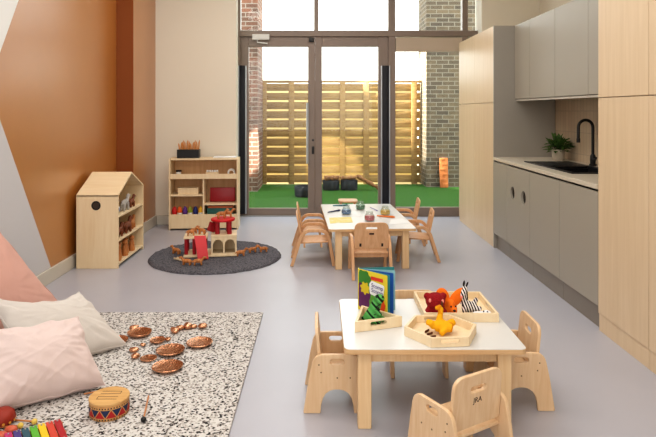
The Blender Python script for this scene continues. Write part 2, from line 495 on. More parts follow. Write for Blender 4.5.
RUB = mat('black_rubber', (34, 36, 40), .8, var=.2, scale=20)
def tub(label, px, py, w):
    p = P(px, py); t = thing('planter_tub', label, 'planter', p)
    bm = bm_new(); add_lathe(bm, [(0, 0), (w*.46, 0), (w*.5, .02), (w*.52, .16), (w*.5, .17), (w*.45, .165), (w*.42, .1), (0, .1)], 24)
    o = obj('tub', bm, RUB, t)
    bm = bm_new(); add_lathe(bm, [(0, .125), (w*.2, .123), (w*.43, .115), (w*.43, .1), (0, .1)], 20); obj('soil', bm, mat('soil', (70, 50, 36), .95, bump=.5), t)
    return t
tub('dark rubber planter tub in front of the fence behind the left of two', 331, 189.5, .30)
tub('dark rubber planter tub with the long log resting on its right rim', 349, 189.5, .30)
tub('dark tub cut off by the door stile, left of the other tubs', 305, 196, .34)
LOG = wood('bark', (158, 112, 74), (104, 68, 44), (20, 20, 20), .9)
for lab, a, b_, r in (('long thin log leaning off the tub down to the grass', (357, 178, .25), (379, 192, .03), .035),
                      ('short knobbly log lying across the left tub', (325, 180, .215), (339, 176, .215), .04),
                      ('stubby log lying across the right tub', (341, 180, .215), (356, 177, .215), .03)):
    pa, pb = P(a[0], 190.3, 0), P(b_[0], 190, 0)
    pa.z, pb.z = a[2], b_[2]
    bm = bm_new(); n_ = 8
    add_tube(bm, [pa.lerp(pb, k/n_)+Vector((0, .01*math.sin(k*2), .008*math.sin(k*3))) for k in range(n_+1)], [r*(1+.2*math.sin(k*1.7)) for k in range(n_+1)], 9)
    tag(obj('log', bm, LOG), lab, 'log', 'logs on the tubs')
p = P(444, 187)
bm = bm_new(); bmesh_rot = Euler((R(-3), R(2), 0)).to_matrix()
for k in range(5): add_box(bm, (p.x+.004*(k % 2), 10.83+.004*k, .09+.105*k), (.15, .025, .1), bmesh_rot, .004)
bm.free()
bm = bm_new()
add_box(bm, (0, 0, .27), (.15, .03, .54), None, .006)
for k in range(6): add_box(bm, (.02*(-1)**k, -.018, .06+.09*k), (.1, .012, .05), None, .004)
o = obj('timber_panel', bm, wood('orange_timber', (206, 128, 72), (168, 92, 46), (20, 20, 6), .8))
o.location = (2.27, 10.79, 0); o.rotation_euler = (R(-5), 0, 0)
tag(o, 'narrow orange timber panel leaning on the brick wall outside', 'panel')

# ------------------------------------------------------------------ kitchen run
XF = 1.777; XBK = 2.405
def tall_unit(label, y0, y1, plinth, side=None):
    t = thing('tall_cabinet', label, 'cabinet', (0, 0, 0), group='tall birch cabinets')
    t.location = ((XF+XBK)/2, (y0+y1)/2, 0); ox, oy = t.location.x, t.location.y
    def pp(name, x0, x1, ya, yb, z0, z1, m, par=t, bv=.0015):
        return part(name, (x0-ox, ya-oy, z0), (x1-ox, yb-oy, z1), m, par, bv)
    pp('carcass', XF+.022, XBK, y0+.002, y1-.002, plinth, 2.268, CABW)
    pp('plinth', XF+.006, XF+.022, y0+.001, y1-.001, 0, plinth-.003, CABW)
    pp('door', XF, XF+.02, y0+.002, y1-.002, plinth, 1.482, CABW)
    pp('door', XF, XF+.02, y0+.002, y1-.002, 1.487, 2.27, CABW)
    if side:
        pp('side_panel', XF, XBK, y0-.018, y0+.0015, 0, 2.272, GREYD)
    return t
tall_unit('tall birch cabinet nearest the garden glazing', 6.79, 7.54, .06)
tall_unit('tall birch cabinet with a grey end panel next to the worktop', 6.05, 6.79, .06, True)
tall_unit('tall birch cabinet in the right foreground beside the tap', 3.19, 3.77, .112)
tall_unit('tall birch cabinet cut off by the right edge of the photo', 2.61, 3.19, .112)

YS = [6.03, 5.61, 5.0, 4.38, 3.772]
WT = .93
base_labels = ['narrow grey base cabinet against the far tall cabinet', 'grey base cabinet with two round cut-out grips',
               'plain grey base cabinet right of the two round grips', 'plain grey base cabinet next to the foreground birch cabinet']
up_labels = ['narrow grey wall cabinet against the far tall cabinet', 'second grey wall cabinet, above the potted plant',
             'third grey wall cabinet along, above the sink', 'grey wall cabinet next to the foreground birch cabinet']
for i in range(4):
    y1, y0 = YS[i], YS[i+1]; yc = (y0+y1)/2
    t = thing('base_cabinet', base_labels[i], 'cabinet', ((XF+XBK)/2, yc, 0), group='grey base cabinets'); ox = t.location.x
    part('carcass', (XF+.022-ox, y0-yc+.002, .15), (XBK-ox, y1-yc-.002, .70 if i in (1, 2, 3) else WT-.03), GREYD, t)
    outl = [rrect(-(y1-y0)/2+.002, .153, (y1-y0)/2-.002, .882, .002, 1)]
    if i == 1:
        for h in (-.15, .145): outl.append(circle(h, .642, .058, 28))
    dr = board('door', outl, .02, GREY, t, 'YZ', (XF+.01-ox, 0, 0))
    if i == 1:
        for h in (-.15, .145):
            bm = bm_new(); add_tube(bm, [(XF+.0205-ox, h, .642), (XF+.0215-ox, h, .642)], .062, 24); obj('finger_hole', bm, DARK, dr)
    part('rail', (XF+.03-ox, y0-yc+.002, .885), (XF+.045-ox, y1-yc-.002, WT-.03), GREYD, t)
    part('kickboard', (XF+.03-ox, y0-yc+.001, 0), (XF+.045-ox, y1-yc-.001, .149), KICK, t)
    u = thing('wall_cabinet', up_labels[i], 'cabinet', ((1.99+XBK)/2, yc, 1.5), group='grey wall cabinets'); ux = u.location.x
    part('carcass', (2.012-ux, y0-yc+.002, .02), (XBK-ux, y1-yc-.002, .768), GREYD, u)
    part('door', (1.99-ux, y0-yc+.002, .022), (2.01-ux, y1-yc-.002, .77), GREY, u)
    part('light_rail', (2.0-ux, y0-yc+.001, 0), (2.03-ux, y1-yc-.001, .018), mat('pale_rail', (196, 190, 178), .4), u)
# worktop with sink cut-out
WORK = mat('pale_worktop', (206, 196, 178), .3, var=.05, scale=60)
board('worktop', [[(XF-.008, 3.772), (XBK, 3.772), (XBK, 6.03), (XF-.008, 6.03)], [(1.895, 4.42), (1.895, 5.42), (2.27, 5.42), (2.27, 4.42)]], .03, WORK, None, 'XY', (0, 0, WT-.015), bevel=.002)
tag(bpy.data.objects['worktop'], 'pale worktop running along the grey base cabinets', 'worktop')
sk = thing('sink', 'black composite sink and drainer set into the pale worktop', 'sink', (2.08, 4.92, WT))
bm = bm_new()
add_ext(bm, (-.20, -.515, .0005), (-.165, .515, .009), .002); add_ext(bm, (.165, -.515, .0005), (.205, .515, .009), .002)
add_ext(bm, (-.165, -.515, .0005), (.165, -.48, .009), .002); add_ext(bm, (-.165, .03, -.012), (.165, .515, .007), .002)
obj('rim', bm, BLACK, sk)
bm = bm_new()
for k in range(8): add_ext(bm, (-.14+.036*k, .07, .0072), (-.128+.036*k, .47, .0095), .001)
obj('drainer', bm, BLACK, sk)
bm = bm_new()
add_ext(bm, (-.177, -.492, -.20), (.177, .03, -.19)); add_ext(bm, (-.177, -.492, -.19), (-.165, .03, 0)); add_ext(bm, (.165, -.492, -.19), (.177, .03, 0))
add_ext(bm, (-.165, -.492, -.19), (.165, -.48, 0)); add_ext(bm, (-.165, .018, -.19), (.165, .03, -.013))
obj('bowl', bm, BLACK, sk)
bm = bm_new(); add_lathe(bm, [(0, 0), (.035, 0), (.035, .004), (0, .006)], 20, (.02, -.24, -.19)); obj('drain', bm, METAL, sk)
tp = thing('tap', 'tall black swan-neck tap standing behind the sink', 'tap', (2.34, 5.06, WT))
bm = bm_new(); add_lathe(bm, [(0, 0), (.03, 0), (.03, .012), (.022, .02), (.024, .05), (.022, .085), (.014, .1), (0, .1)], 20); obj('body', bm, BLACK, tp)
bm = bm_new()
pts = [(0, 0, .09), (0, 0, .33)]+[(-.062+.062*math.cos(a), 0, .33+.062*math.sin(a)) for a in [PI*k/14 for k in range(1, 15)]]+[(-.125, 0, .23)]
add_tube(bm, pts, .0125, 12); add_tube(bm, [(-.125, 0, .235), (-.125, 0, .20)], .0155, 12); obj('spout', bm, BLACK, tp)
bm = bm_new(); add_tube(bm, [(0, -.02, .055), (0, -.05, .06), (-.01, -.085, .075)], [.012, .008, .007], 10); obj('lever', bm, BLACK, tp)
# plant
pl = thing('potted_plant', 'small leafy green plant in a pale pot on the worktop', 'plant', (2.27, 5.62, WT))
bm = bm_new(); add_lathe(bm, [(0, 0), (.048, 0), (.056, .01), (.06, .1), (.058, .104), (.052, .1), (.05, .085), (0, .085)], 24); obj('pot', bm, mat('stoneware', (176, 166, 150), .7, var=.05), pl)
bm = bm_new()
for k in range(170):
    a = random.uniform(0, 2*PI); e = random.uniform(-.1, 1.45); L = random.uniform(.07, .15)
    d = Vector((math.cos(a)*math.cos(e), math.sin(a)*math.cos(e), math.sin(e)))
    base = Vector((random.uniform(-.04, .04), random.uniform(-.04, .04), random.uniform(.09, .15))); tip = base+d*L
    s = d.cross(Vector((0, 0, 1))); s = s.normalized() if s.length > .01 else Vector((1, 0, 0)); w = random.uniform(.014, .022)
    up = s.cross(d).normalized()
    mid = base+d*L*.62
    v = [bm.verts.new(q) for q in (base+d*L*.25, mid+s*w+up*.006, tip-Vector((0, 0, .012)), mid-s*w+up*.006, mid-up*.004)]
    bm.faces.new((v[0], v[1], v[4])); bm.faces.new((v[1], v[2], v[4])); bm.faces.new((v[2], v[3], v[4])); bm.faces.new((v[3], v[0], v[4]))
obj('foliage', bm, ramp_mat('leaf_green', 'noise', 30, [(.3, (48, 76, 36)), (.7, (92, 124, 60))], .5, 0, 'LINEAR'), pl)

# ------------------------------------------------------------------ tables
def make_table(name, label, loc, rz, w, d, h, grp='low white-topped tables'):
    t = thing(name, label, 'table', loc, rz, grp)
    board('tabletop', [rrect(-w/2, -d/2, w/2, d/2, .03, 6)], .0215, PLYE, t, 'XY', (0, 0, h-.0125), bevel=.002)
    top = board('laminate', [rrect(-w/2+.001, -d/2+.001, w/2-.001, d/2-.001, .03, 6)], .003, WHITE_TOP, t, 'XY', (0, 0, h-.0012), bevel=.0004)
    lw = .06
    for sx in (-1, 1):
        for sy in (-1, 1):
            x, y = sx*(w/2-.062-lw/2), sy*(d/2-.03-lw/2)
            part('leg', (x-lw/2, y-lw/2, 0), (x+lw/2, y+lw/2, h-.024), LEGW, t, .004)
    ax, ay = w/2-.092, d/2-.062
    bm = bm_new()
    for s in (-1, 1):
        add_ext(bm, (-ax+.03, s*ay-.011, h-.075), (ax-.03, s*ay+.011, h-.0235), .002)
        add_ext(bm, (s*ax-.011, -ay+.03, h-.075), (s*ax+.011, ay-.03, h-.0235), .002)
    obj('apron', bm, LEGW, t)
    return t
TH = .363
T1 = make_table('low_table', 'low square table with white top and three wooden trays', (.505, 2.91, 0), 0, .80, .69, TH)
T2 = make_table('low_table', 'long low white table with paint jars near the glass doors', (.43, 5.882, 0), R(2.9), .78, 1.39, TH)

# ------------------------------------------------------------------ chairs, low solid-sided kind
def side_outline():
    o = [(-.158, 0), (-.132, .16), (-.108, .272), (.108, .272), (.132, .16), (.158, 0), (.078, 0), (.074, .040), (.066, .070), (.052, .092), (.032, .105), (.010, .110), (-.010, .110), (-.032, .105), (-.052, .092), (-.066, .070), (-.074, .040), (-.078, 0)]
    rad = [.008, .1, .055, .055, .1, .008, .006, 0, 0, 0, 0, 0, 0, 0, 0, 0, 0, .006]
    return round_poly(o, rad, 5)
def make_low_chair(label, loc, rz):
    t = thing('toddler_chair', label, 'chair', loc, rz, 'low plywood toddler chairs')
    for s in (-1, 1):
        p = board('side_panel', [side_outline(), rrect(-.034, .226, .034, .251, .0124, 6)], .018, CHAIRW, t, 'YZ', (s*.141, 0, 0), bevel=.003)
        bm = bm_new()
        for yy, zz in ((-.075, .19), (0, .165), (.06, .165), (-.085, .225)):
            add_tube(bm, [(s*.1495, yy, zz), (s*.1508, yy, zz)], .0034, 10)
        obj('screw', bm, mat('bronze_screw', (110, 84, 62), .4, .5), p)
    bm = bm_new(); add_box(bm, (0, .02, .158), (.264, .205, .015), Euler((R(3), 0, 0)).to_matrix(), .003); obj('seat', bm, CHAIRW, t)
    rot = Euler((R(6), 0, 0)).to_matrix()
    b_ = board('backrest', [round_poly([(-.13, 0), (.13, 0), (.128, .212), (-.128, .212)], [.008, .008, .05, .05], 7), rrect(-.042, .138, .042, .165, .0132, 6)],
               .016, CHAIRW, t, 'XZ', (0, -.075, .178), rot, bevel=.003)
    M = Matrix.Translation(Vector((0, -.075, .178))) @ rot.to_4x4() @ Matrix.Translation(Vector((0, -.0083, .106))) @ Euler((R(90), 0, 0)).to_matrix().to_4x4()
    text_mesh('logo', 'JRA', .03, mat('burnt_mark', (60, 40, 32), .8), b_, M)
    bm = bm_new(); add_tube(bm, [(-.151, -.03, .138), (.151, -.03, .138)], .009, 16); obj('dowel', bm, CHAIRW, t)
    return t
ch = make_low_chair('low plywood chair at the left side of the tray table', (.08, 2.88, 0), R(-90))
dup(ch, (.939, 2.90, 0), R(90), 'low plywood chair at the right side of the tray table')
dup(ch, (.562, 2.365, 0), R(31), 'low plywood chair in the foreground with its back to the viewer')
dup(ch, (.523, 3.24, 0), R(180), 'low plywood chair on the far side of the tray table, mostly hidden')

# ------------------------------------------------------------------ chairs, bent armchair kind
def frame_outline(w=.030):
    path = [(-.19, 0), (-.105, .272), (-.055, .322), (.09, .322), (.142, .285), (.19, 0)]
    path = [Vector(p) for p in path]
    sm = []
    radii = [0, .05, .05, .05, .06, 0]
    for i, p in enumerate(path):
        if radii[i] == 0: sm.append(p); continue
        a, b_ = path[i-1], path[i+1]
        u, v = (a-p).normalized(), (b_-p).normalized(); d = min(.045, (a-p).length*.45, (b_-p).length*.45)
        s, e = p+u*d, p+v*d
        for k in range(7):
            q = k/6; sm.append(s*(1-q)**2+p*2*q*(1-q)+e*q*q)
    L, Rr = [], []
    for i, p in enumerate(sm):
        tt = (sm[min(i+1, len(sm)-1)]-sm[max(i-1, 0)]).normalized(); nn = Vector((-tt.y, tt.x))
        L.append(tuple(p+nn*w/2)); Rr.append(tuple(p-nn*w/2))
    o = L+Rr[::-1]
    return [(a, max(b_, 0)) for a, b_ in o]
def make_armchair(label, loc, rz):
    t = thing('child_armchair', label, 'chair', loc, rz, 'wooden child armchairs round the long table')
    for s in (-1, 1):
        board('side_frame', [frame_outline()], .026, CHAIRB, t, 'YZ', (s*.158, 0, 0), bevel=.005)
    bm = bm_new(); add_box(bm, (0, .015, .212), (.288, .25, .014), Euler((R(2), 0, 0)).to_matrix(), .004); obj('seat', bm, CHAIRB, t)
    bm = bm_new()
    add_ext(bm, (-.146, .07, .165), (.146, .088, .203), .003); add_ext(bm, (-.146, -.085, .165), (.146, -.067, .203), .003)
    obj('seat_rail', bm, CHAIRB, t)
    rot = Euler((R(12), 0, 0)).to_matrix()
    out = [round_poly([(-.144, 0), (.144, 0), (.144, .232), (-.144, .232)], [.012, .012, .06, .06], 8), rrect(-.048, .168, .048, .192, .0118, 6)]
    b_ = board('backrest', out, .015, CHAIRB, t, 'XZ', (0, -.098, .243), rot, bevel=.004)
    def on_back(bm, x, z, w, h):
        M = Matrix.Translation(Vector((0, -.098, .243))) @ rot.to_4x4()
        vs = add_box(bm, (x, -.0082, z), (w, .002, h), None, .0006)
        bmesh.ops.transform(bm, matrix=M, verts=vs)
    bm = bm_new(); on_back(bm, 0, .135, .04, .014); obj('logo', bm, mat('burnt_mark', (60, 40, 32), .8), b_)
    bm = bm_new()
    for s in (-1, 1): on_back(bm, s*.092, .035, .017, .028)
    obj('fixing', bm, DARK, b_)
    return t
ac = make_armchair('wooden child armchair with its back to us at the near end of the long table', (.427, 5.065, 0), R(2))
dup(ac, (-.07, 5.475, 0), R(-88), 'wooden child armchair on the left side of the long table, the nearer of two')
dup(ac, (-.085, 5.97, 0), R(-88), 'wooden child armchair on the left side of the long table, the farther of two')
dup(ac, (.925, 5.62, 0), R(85), 'wooden child armchair on the right side of the long table, the nearer of two')
dup(ac, (.905, 6.28, 0), R(86), 'wooden child armchair on the right side of the long table, the farther of two')
st = thing('stool', 'low wooden stool just showing behind the far end of the long table', 'stool', (.32, 6.78, 0))
board('seat', [rrect(-.11, -.11, .11, .11, .04, 6)], .018, CHAIRB, st, 'XY', (0, 0, .37), bevel=.004)
for sx in (-1, 1):
    for sy in (-1, 1):
        bm = bm_new(); add_tube(bm, [(sx*.1, sy*.1, 0), (sx*.08, sy*.08, .362)], .013, 10); obj('leg', bm, CHAIRB, st)

# ------------------------------------------------------------------ things on the long table
def tabp(px, py): return P(px, py, TH+.0005)
def jar(label, px, py, col, s=1.0):
    t = thing('paint_jar', label, 'jar', tabp(px, py), 0, 'glass jars of paint')
    prof = [(0, 0), (.036, 0), (.047, .006), (.051, .03), (.048, .048), (.036, .068), (.032, .078), (.034, .09)]
    prof = [(r*s, z*s) for r, z in prof]
    inner = [(r*.93, z+.002) for r, z in prof[::-1][1:-1]]
    bm = bm_new(); add_lathe(bm, prof+inner+[(0, .003)], 24)
    g = obj('glass', bm, glass('jar_glass', (244, 248, 246), .08, .05), t)
    bm = bm_new(); add_lathe(bm, [(0, .006*s), (.036*s, .006*s), (.0455*s, .012*s), (.046*s, .035*s), (.043*s, .044*s), (0, .044*s)], 24)
    for v in bm.verts: v.co.z *= 1.12
    obj('paint', bm, mat('paint_'+label.split()[2], col, .3), t)
jar('jar of blue paint on the left of the long table', 346.3, 214.3, (44, 110, 170))
jar('jar of green paint near the far end of the long table', 360.5, 209.6, (40, 120, 72))
jar('jar of red paint nearest the armchair back', 369.6, 220.9, (206, 30, 62))
jar('jar of yellow paint on the right of the long table', 385.2, 215.0, (238, 186, 40))
def stick(name, label, cat, a, b_, col, r=.006, tipcol=None, grp=None):
    pa, pb = tabp(*a), tabp(*b_); pa.z += r; pb.z += r
    t = thing(name, label, cat, pa, 0, grp)
    d = pb-pa
    bm = bm_new(); add_tube(bm, [(0, 0, 0), d*.75], [r*.7, r], 8); obj('handle', bm, mat(name+str(col), col, .4), t)
    bm = bm_new(); add_tube(bm, [d*.75, d*.85, d], [r*1.05, r*1.3, r*.5], 8); obj('bristles', bm, mat('bristle'+str(tipcol or col), tipcol or col, .7), t)
stick('paint_brush', 'navy paint brush lying at the left edge of the long table', 'brush', (328, 213), (340.5, 210.8), (26, 34, 84), .008)
stick('paint_brush', 'teal paint brush at the far left corner of the long table', 'brush', (333, 206.3), (348.5, 205.7), (20, 108, 120), .008)
stick('paint_brush', 'orange paint brush lying in front of the yellow jar', 'brush', (377, 216.6), (395, 218), (226, 120, 36), .009)
stick('paint_brush', 'thin pale purple brush between green and yellow jars', 'brush', (370, 207.5), (378, 211.5), (150, 140, 180), .005)
def sheet(name, label, quad, m, dz=.0):
    bm = bm_new(); pts = [tabp(*q) for q in quad]
    c = sum(pts, Vector())/4
    vs = [bm.verts.new((p.x-c.x, p.y-c.y, 0)) for p in pts]; ws = [bm.verts.new((p.x-c.x, p.y-c.y, .0012)) for p in pts]
    bm.faces.new(vs[::-1]); bm.faces.new(ws)
    for i in range(4): bm.faces.new((vs[i], vs[(i+1) % 4], ws[(i+1) % 4], ws[i]))
    o = obj(name, bm, m); o.location = (c.x, c.y, TH+.0008+dz); tag(o, label, 'paper', 'sheets of paper on the long table')
YELP = ramp_mat('yellow_painting', 'noise', 9, [(.35, (240, 236, 206)), (.5, (232, 216, 140)), (.75, (238, 230, 186))], .8, 0, 'LINEAR')
sheet('painting', 'sheet of paper painted pale yellow at the near left of the long table', [(330, 223.5), (353, 222.5), (351, 217), (329, 217.8)], YELP)
sheet('paper_sheet', 'blank white paper at the right edge of the long table', [(389, 224.5), (411, 223), (402, 218.5), (391, 219.5)], PAPER)
sheet('paper_sheet', 'blank white paper at the centre of the long table', [(350, 216), (362, 216), (360, 211.5), (350.5, 211.5)], PAPER)

# ------------------------------------------------------------------ trays on the near table
TZ = TH+.0008
def poly_tray(label, verts, h, wt, slots, center):
    """open tray: verts in world xy (counter-clockwise), slots = indices of sides with a hand hole"""
    c = Vector(center); t = thing('wooden_tray', label, 'tray', (c.x, c.y, TZ), 0, 'wooden trays on the near table')
    V = [Vector(v)-c for v in verts]; N = len(V)
    board('tray_base', [[tuple(v*(1-wt*1.0/v.length)) for v in V]], .006, PALE, t, 'XY', (0, 0, .004), bevel=.0005)
    for i in range(N):
        a, b_ = V[i], V[(i+1) % N]; L = (b_-a).length; d = (b_-a).normalized(); nrm = Vector((-d.y, d.x))
        # mitred ends
        def mit(v, other):
            e = (other-v).normalized(); ang = d.angle(e) if v is a else (-d).angle(e); return wt/math.tan(ang/2)
        m0 = mit(a, V[i-1]); m1 = mit(b_, V[(i+2) % N])
        if i in slots:
            outl = [rrect(0, 0, L, h, .001, 1), rrect(L/2-.042, h*.42, L/2+.042, h*.80, h*.18, 5)]
            me = plate(outl, wt, .0012, 'XZ')
            # x along side, thickness inwards; pinch inner face to mitre
            for v in me.vertices:
                k = (-v.co.y+wt/2)/wt if False else (v.co.y+wt/2)/wt
                tx = v.co.x/L
                if v.co.x < .006: v.co.x += m0*k
                elif v.co.x > L-.006: v.co.x -= m1*k
            ang = math.atan2(d.y, d.x)
            M = Matrix.Translation(Vector((a.x, a.y, 0))) @ Matrix.Rotation(ang, 4, 'Z') @ Matrix.Translation(Vector((0, wt/2, 0)))
            me.transform(M); link('tray_side', me, PALE, t)
        else:
            bm = bm_new()
            q = [a, b_, b_-d*m1+nrm*wt, a+d*m0+nrm*wt]
            lo = [bm.verts.new((p.x, p.y, 0)) for p in q]; hi = [bm.verts.new((p.x, p.y, h)) for p in q]
            bm.faces.new(lo[::-1]); bm.faces.new(hi)
            for k in range(4): bm.faces.new((lo[k], lo[(k+1) % 4], hi[(k+1) % 4], hi[k]))
            obj('tray_side', bm, PALE, t)
    return t
A_, B_, C_ = (.163, 2.758), (.394, 2.835), (.212, 2.996)
poly_tray('triangular wooden tray holding the green puppet', [A_, B_, C_], .050, .012, (0,), (.256, 2.863))
hexv = []
ha = math.atan2(2.592-2.577, .652-.478)
hc = Vector((.559, 2.737))
for k in range(6):
    a = R(-120+60*k)+ha; hexv.append((hc.x+.171*math.cos(a), hc.y+.171*math.sin(a)))
poly_tray('six-sided wooden tray holding the yellow giraffe puppet', hexv, .042, .012, (0, 3), hc)
rv = [(.512, 2.897), (.878, 2.893), (.882, 3.247), (.516, 3.250)]
poly_tray('rectangular wooden tray crowded with animal puppets', rv, .043, .012, (1, 3), (.697, 3.072))

# puppets
GRN = ramp_mat('green_plush', 'wave', 11, [(0, (78, 150, 78)), (.84, (98, 172, 96)), (.93, (24, 44, 28))], .95, .2, 'LINEAR', (.5, .25, 1), (0, R(28), 0))
pu = thing('plush_puppet', 'green plush dinosaur puppet with black stripes', 'puppet', (.262, 2.868, TZ+.008))
gb = blob('body', [('b', (-.012, -.01, .03), (.042, .032, .03)), ('t', [(-.02, -.01, .03), (0, .0, .06), (.018, .008, .1)], [.032, .03, .024]),
      ('b', (.026, -.004, .118), (.026, .03, .02)), ('b', (.026, -.03, .112), (.016, .018, .011)), ('t', [(-.02, 0, .02), (-.06, .01, .018)], [.022, .008]),
      ('t', [(.01, -.02, .06), (.03, -.045, .05)], [.012, .008]), ('t', [(0, -.02, .02), (.02, -.05, .014)], [.016, .012]), ('t', [(.02, .02, .02), (.05, .0, .014)], [.016, .012])], .004, GRN, pu)
bm = bm_new()
for k in range(6):
    z = .032+.014*k
    add_box(bm, (-.014+.008*k, -.0365+.004*k, z), (.034-.002*k, .004, .004), Euler((R(10), R(-32), 0)).to_matrix(), .001)
obj('stripe', bm, BLACK, gb)
bm = bm_new()
for s in (-1, 1): add_ball(bm, (.026+s*.016, -.022, .132), .005)
obj('eye', bm, BLACK, gb)
bm = bm_new()
for k in range(5): add_box(bm, (-.02+.009*k, .024, .062+.014*k), (.004, .014, .014), Euler((R(45), 0, 0)).to_matrix())
obj('crest', bm, mat('dark_green_felt', (36, 96, 50), .9), gb)

KNIT = mat('dark_red_knit', (150, 12, 24), .9, var=.3, scale=60, bump=.8, bscale=140)
pu = thing('plush_puppet', 'dark red knitted puppet at the left of the rectangular tray', 'puppet', (.578, 2.962, TZ+.0075))
rb = blob('body', [('b', (0, 0, .03), (.042, .034, .03)), ('b', (0, -.005, .078), (.05, .042, .042)), ('b', (-.04, 0, .1), (.018, .014, .018)), ('b', (.04, 0, .1), (.018, .014, .018)),
      ('t', [(-.03, -.01, .04), (-.05, -.03, .022)], [.016, .014]), ('t', [(.03, -.01, .04), (.045, -.03, .022)], [.016, .014])], .004, KNIT, pu)
bm = bm_new(); add_ball(bm, (-.032, -.034, .088), (.007, .006, .01)); add_ball(bm, (.03, -.036, .085), (.007, .006, .01)); add_ball(bm, (-.03, -.028, .022), (.014, .01, .006)); add_ball(bm, (.03, -.03, .022), (.014, .01, .006))
obj('patch', bm, mat('pink_felt', (236, 150, 140), .9), rb)

ORF = mat('orange_felt', (240, 120, 20), .9, var=.08, scale=30, bump=.2, bscale=200)
pu = thing('plush_puppet', 'bright orange felt puppet with two large lobes', 'puppet', (.66, 2.985, TZ+.0075))
ob = blob('body', [('b', (0, 0, .03), (.034, .03, .03)), ('b', (-.038, .012, .082), (.036, .016, .05), Euler((0, R(-12), 0)).to_matrix()),
      ('b', (.036, .02, .078), (.03, .016, .06), Euler((0, R(38), 0)).to_matrix()), ('b', (0, -.01, .05), (.022, .024, .03)), ('b', (.01, -.03, .03), (.018, .02, .016))], .004, ORF, pu)
bm = bm_new(); add_ball(bm, (.01, -.047, .034), (.008, .006, .006)); add_ball(bm, (-.004, -.033, .05), .004); add_ball(bm, (.02, -.03, .05), .004); obj('nose', bm, DARK, ob)

ZEB = ramp_mat('zebra_stripes', 'wave', 22, [(0, (30, 24, 26)), (.5, (240, 232, 228))], .9, 0, 'CONSTANT', (1, .2, .6), (0, R(35), 0))
pu = thing('plush_puppet', 'black and white striped zebra puppet lying in the tray', 'puppet', (.756, 3.01, TZ+.0075)); pu.scale = (.8, .85, .92)
zb = blob('body', [('t', [(.05, .01, .028), (0, 0, .034), (-.03, 0, .05)], [.026, .032, .03]), ('t', [(-.03, 0, .05), (-.03, .0, .1), (-.02, .005, .13)], [.026, .02, .018]),
      ('t', [(-.02, .005, .132), (-.034, -.02, .12), (-.05, -.035, .1)], [.02, .017, .012]), ('t', [(.04, -.01, .03), (.075, -.03, .03)], [.016, .012]),
      ('t', [(.04, .02, .04), (.06, .015, .075)], [.016, .012]), ('t', [(-.03, -.02, .03), (-.035, -.045, .018)], [.016, .013])], .004, ZEB, pu)
bm = bm_new(); add_ball(bm, (-.024, .012, .158), (.007, .004, .018), Euler((0, R(10), 0)).to_matrix()); add_ball(bm, (-.008, .0, .155), (.006, .004, .018), Euler((0, R(25), 0)).to_matrix())
for k in range(7): add_box(bm, (-.004+.001*k, .022, .135-.014*k), (.006, .012, .012), Euler((R(45), 0, 0)).to_matrix())
obj('mane', bm, mat('black_felt', (34, 26, 28), .9), zb)
bm = bm_new(); add_ball(bm, (-.052, -.04, .098), (.008, .007, .008)); obj('muzzle', bm, mat('pink_felt', (236, 150, 140), .9), zb)

pu = thing('cloth', 'crumpled white cloth at the right of the rectangular tray', 'cloth', (.815, 2.95, TZ+.0075))
wb = blob('fold', [('b', (0, 0, .012), (.044, .03, .013)), ('b', (-.03, -.004, .014), (.026, .022, .014)), ('b', (.02, -.002, .02), (.022, .026, .012)), ('t', [(-.04, -.02, .012), (.04, -.02, .014)], [.009, .01])], .004, mat('white_cotton', (236, 236, 238), .9, bump=.3, bscale=60), pu)
bm = bm_new(); add_ball(bm, (.0, -.012, .031), .004); add_ball(bm, (.018, -.016, .03), .004); obj('spot', bm, BLACK, wb)

GIR = ramp_mat('giraffe_felt', 'voronoi', 34, [(0, (240, 176, 34)), (.8, (226, 150, 22)), (.9, (214, 136, 20))], .9, .1)
pu = thing('plush_puppet', 'yellow giraffe puppet sprawled in the six-sided tray', 'puppet', (.56, 2.735, TZ+.0075))
yb = blob('body', [('t', [(.05, -.02, .03), (0, 0, .034), (-.03, .0, .03)], [.02, .032, .022]), ('t', [(-.01, .0, .04), (.0, .01, .085), (.004, .014, .115)], [.018, .013, .012]),
      ('t', [(.004, .014, .116), (-.024, .006, .112)], [.013, .009]), ('t', [(-.03, 0, .03), (-.055, -.01, .055)], [.018, .015]), ('t', [(-.01, .0, .03), (-.06, .03, .042)], [.018, .014]),
      ('t', [(.02, -.02, .03), (-.01, -.05, .014)], [.017, .013]), ('t', [(.03, 0, .035), (.065, .02, .046)], [.02, .016])], .004, GIR, pu)
bm = bm_new()
for s in (-1, 1): add_tube(bm, [(.008, .014+s*.006, .122), (.01, .014+s*.008, .14)], .003, 6)
obj('horn', bm, mat('brown_felt', (96, 54, 28), .9), yb)
bm = bm_new()
for k in range(3): add_box(bm, (-.05-.006*k, -.06+.035*k, .006), (.035, .006, .01), Euler((0, 0, R(20+15*k))).to_matrix(), .002)
obj('hoof', bm, mat('brown_felt', (96, 54, 28), .9), yb)

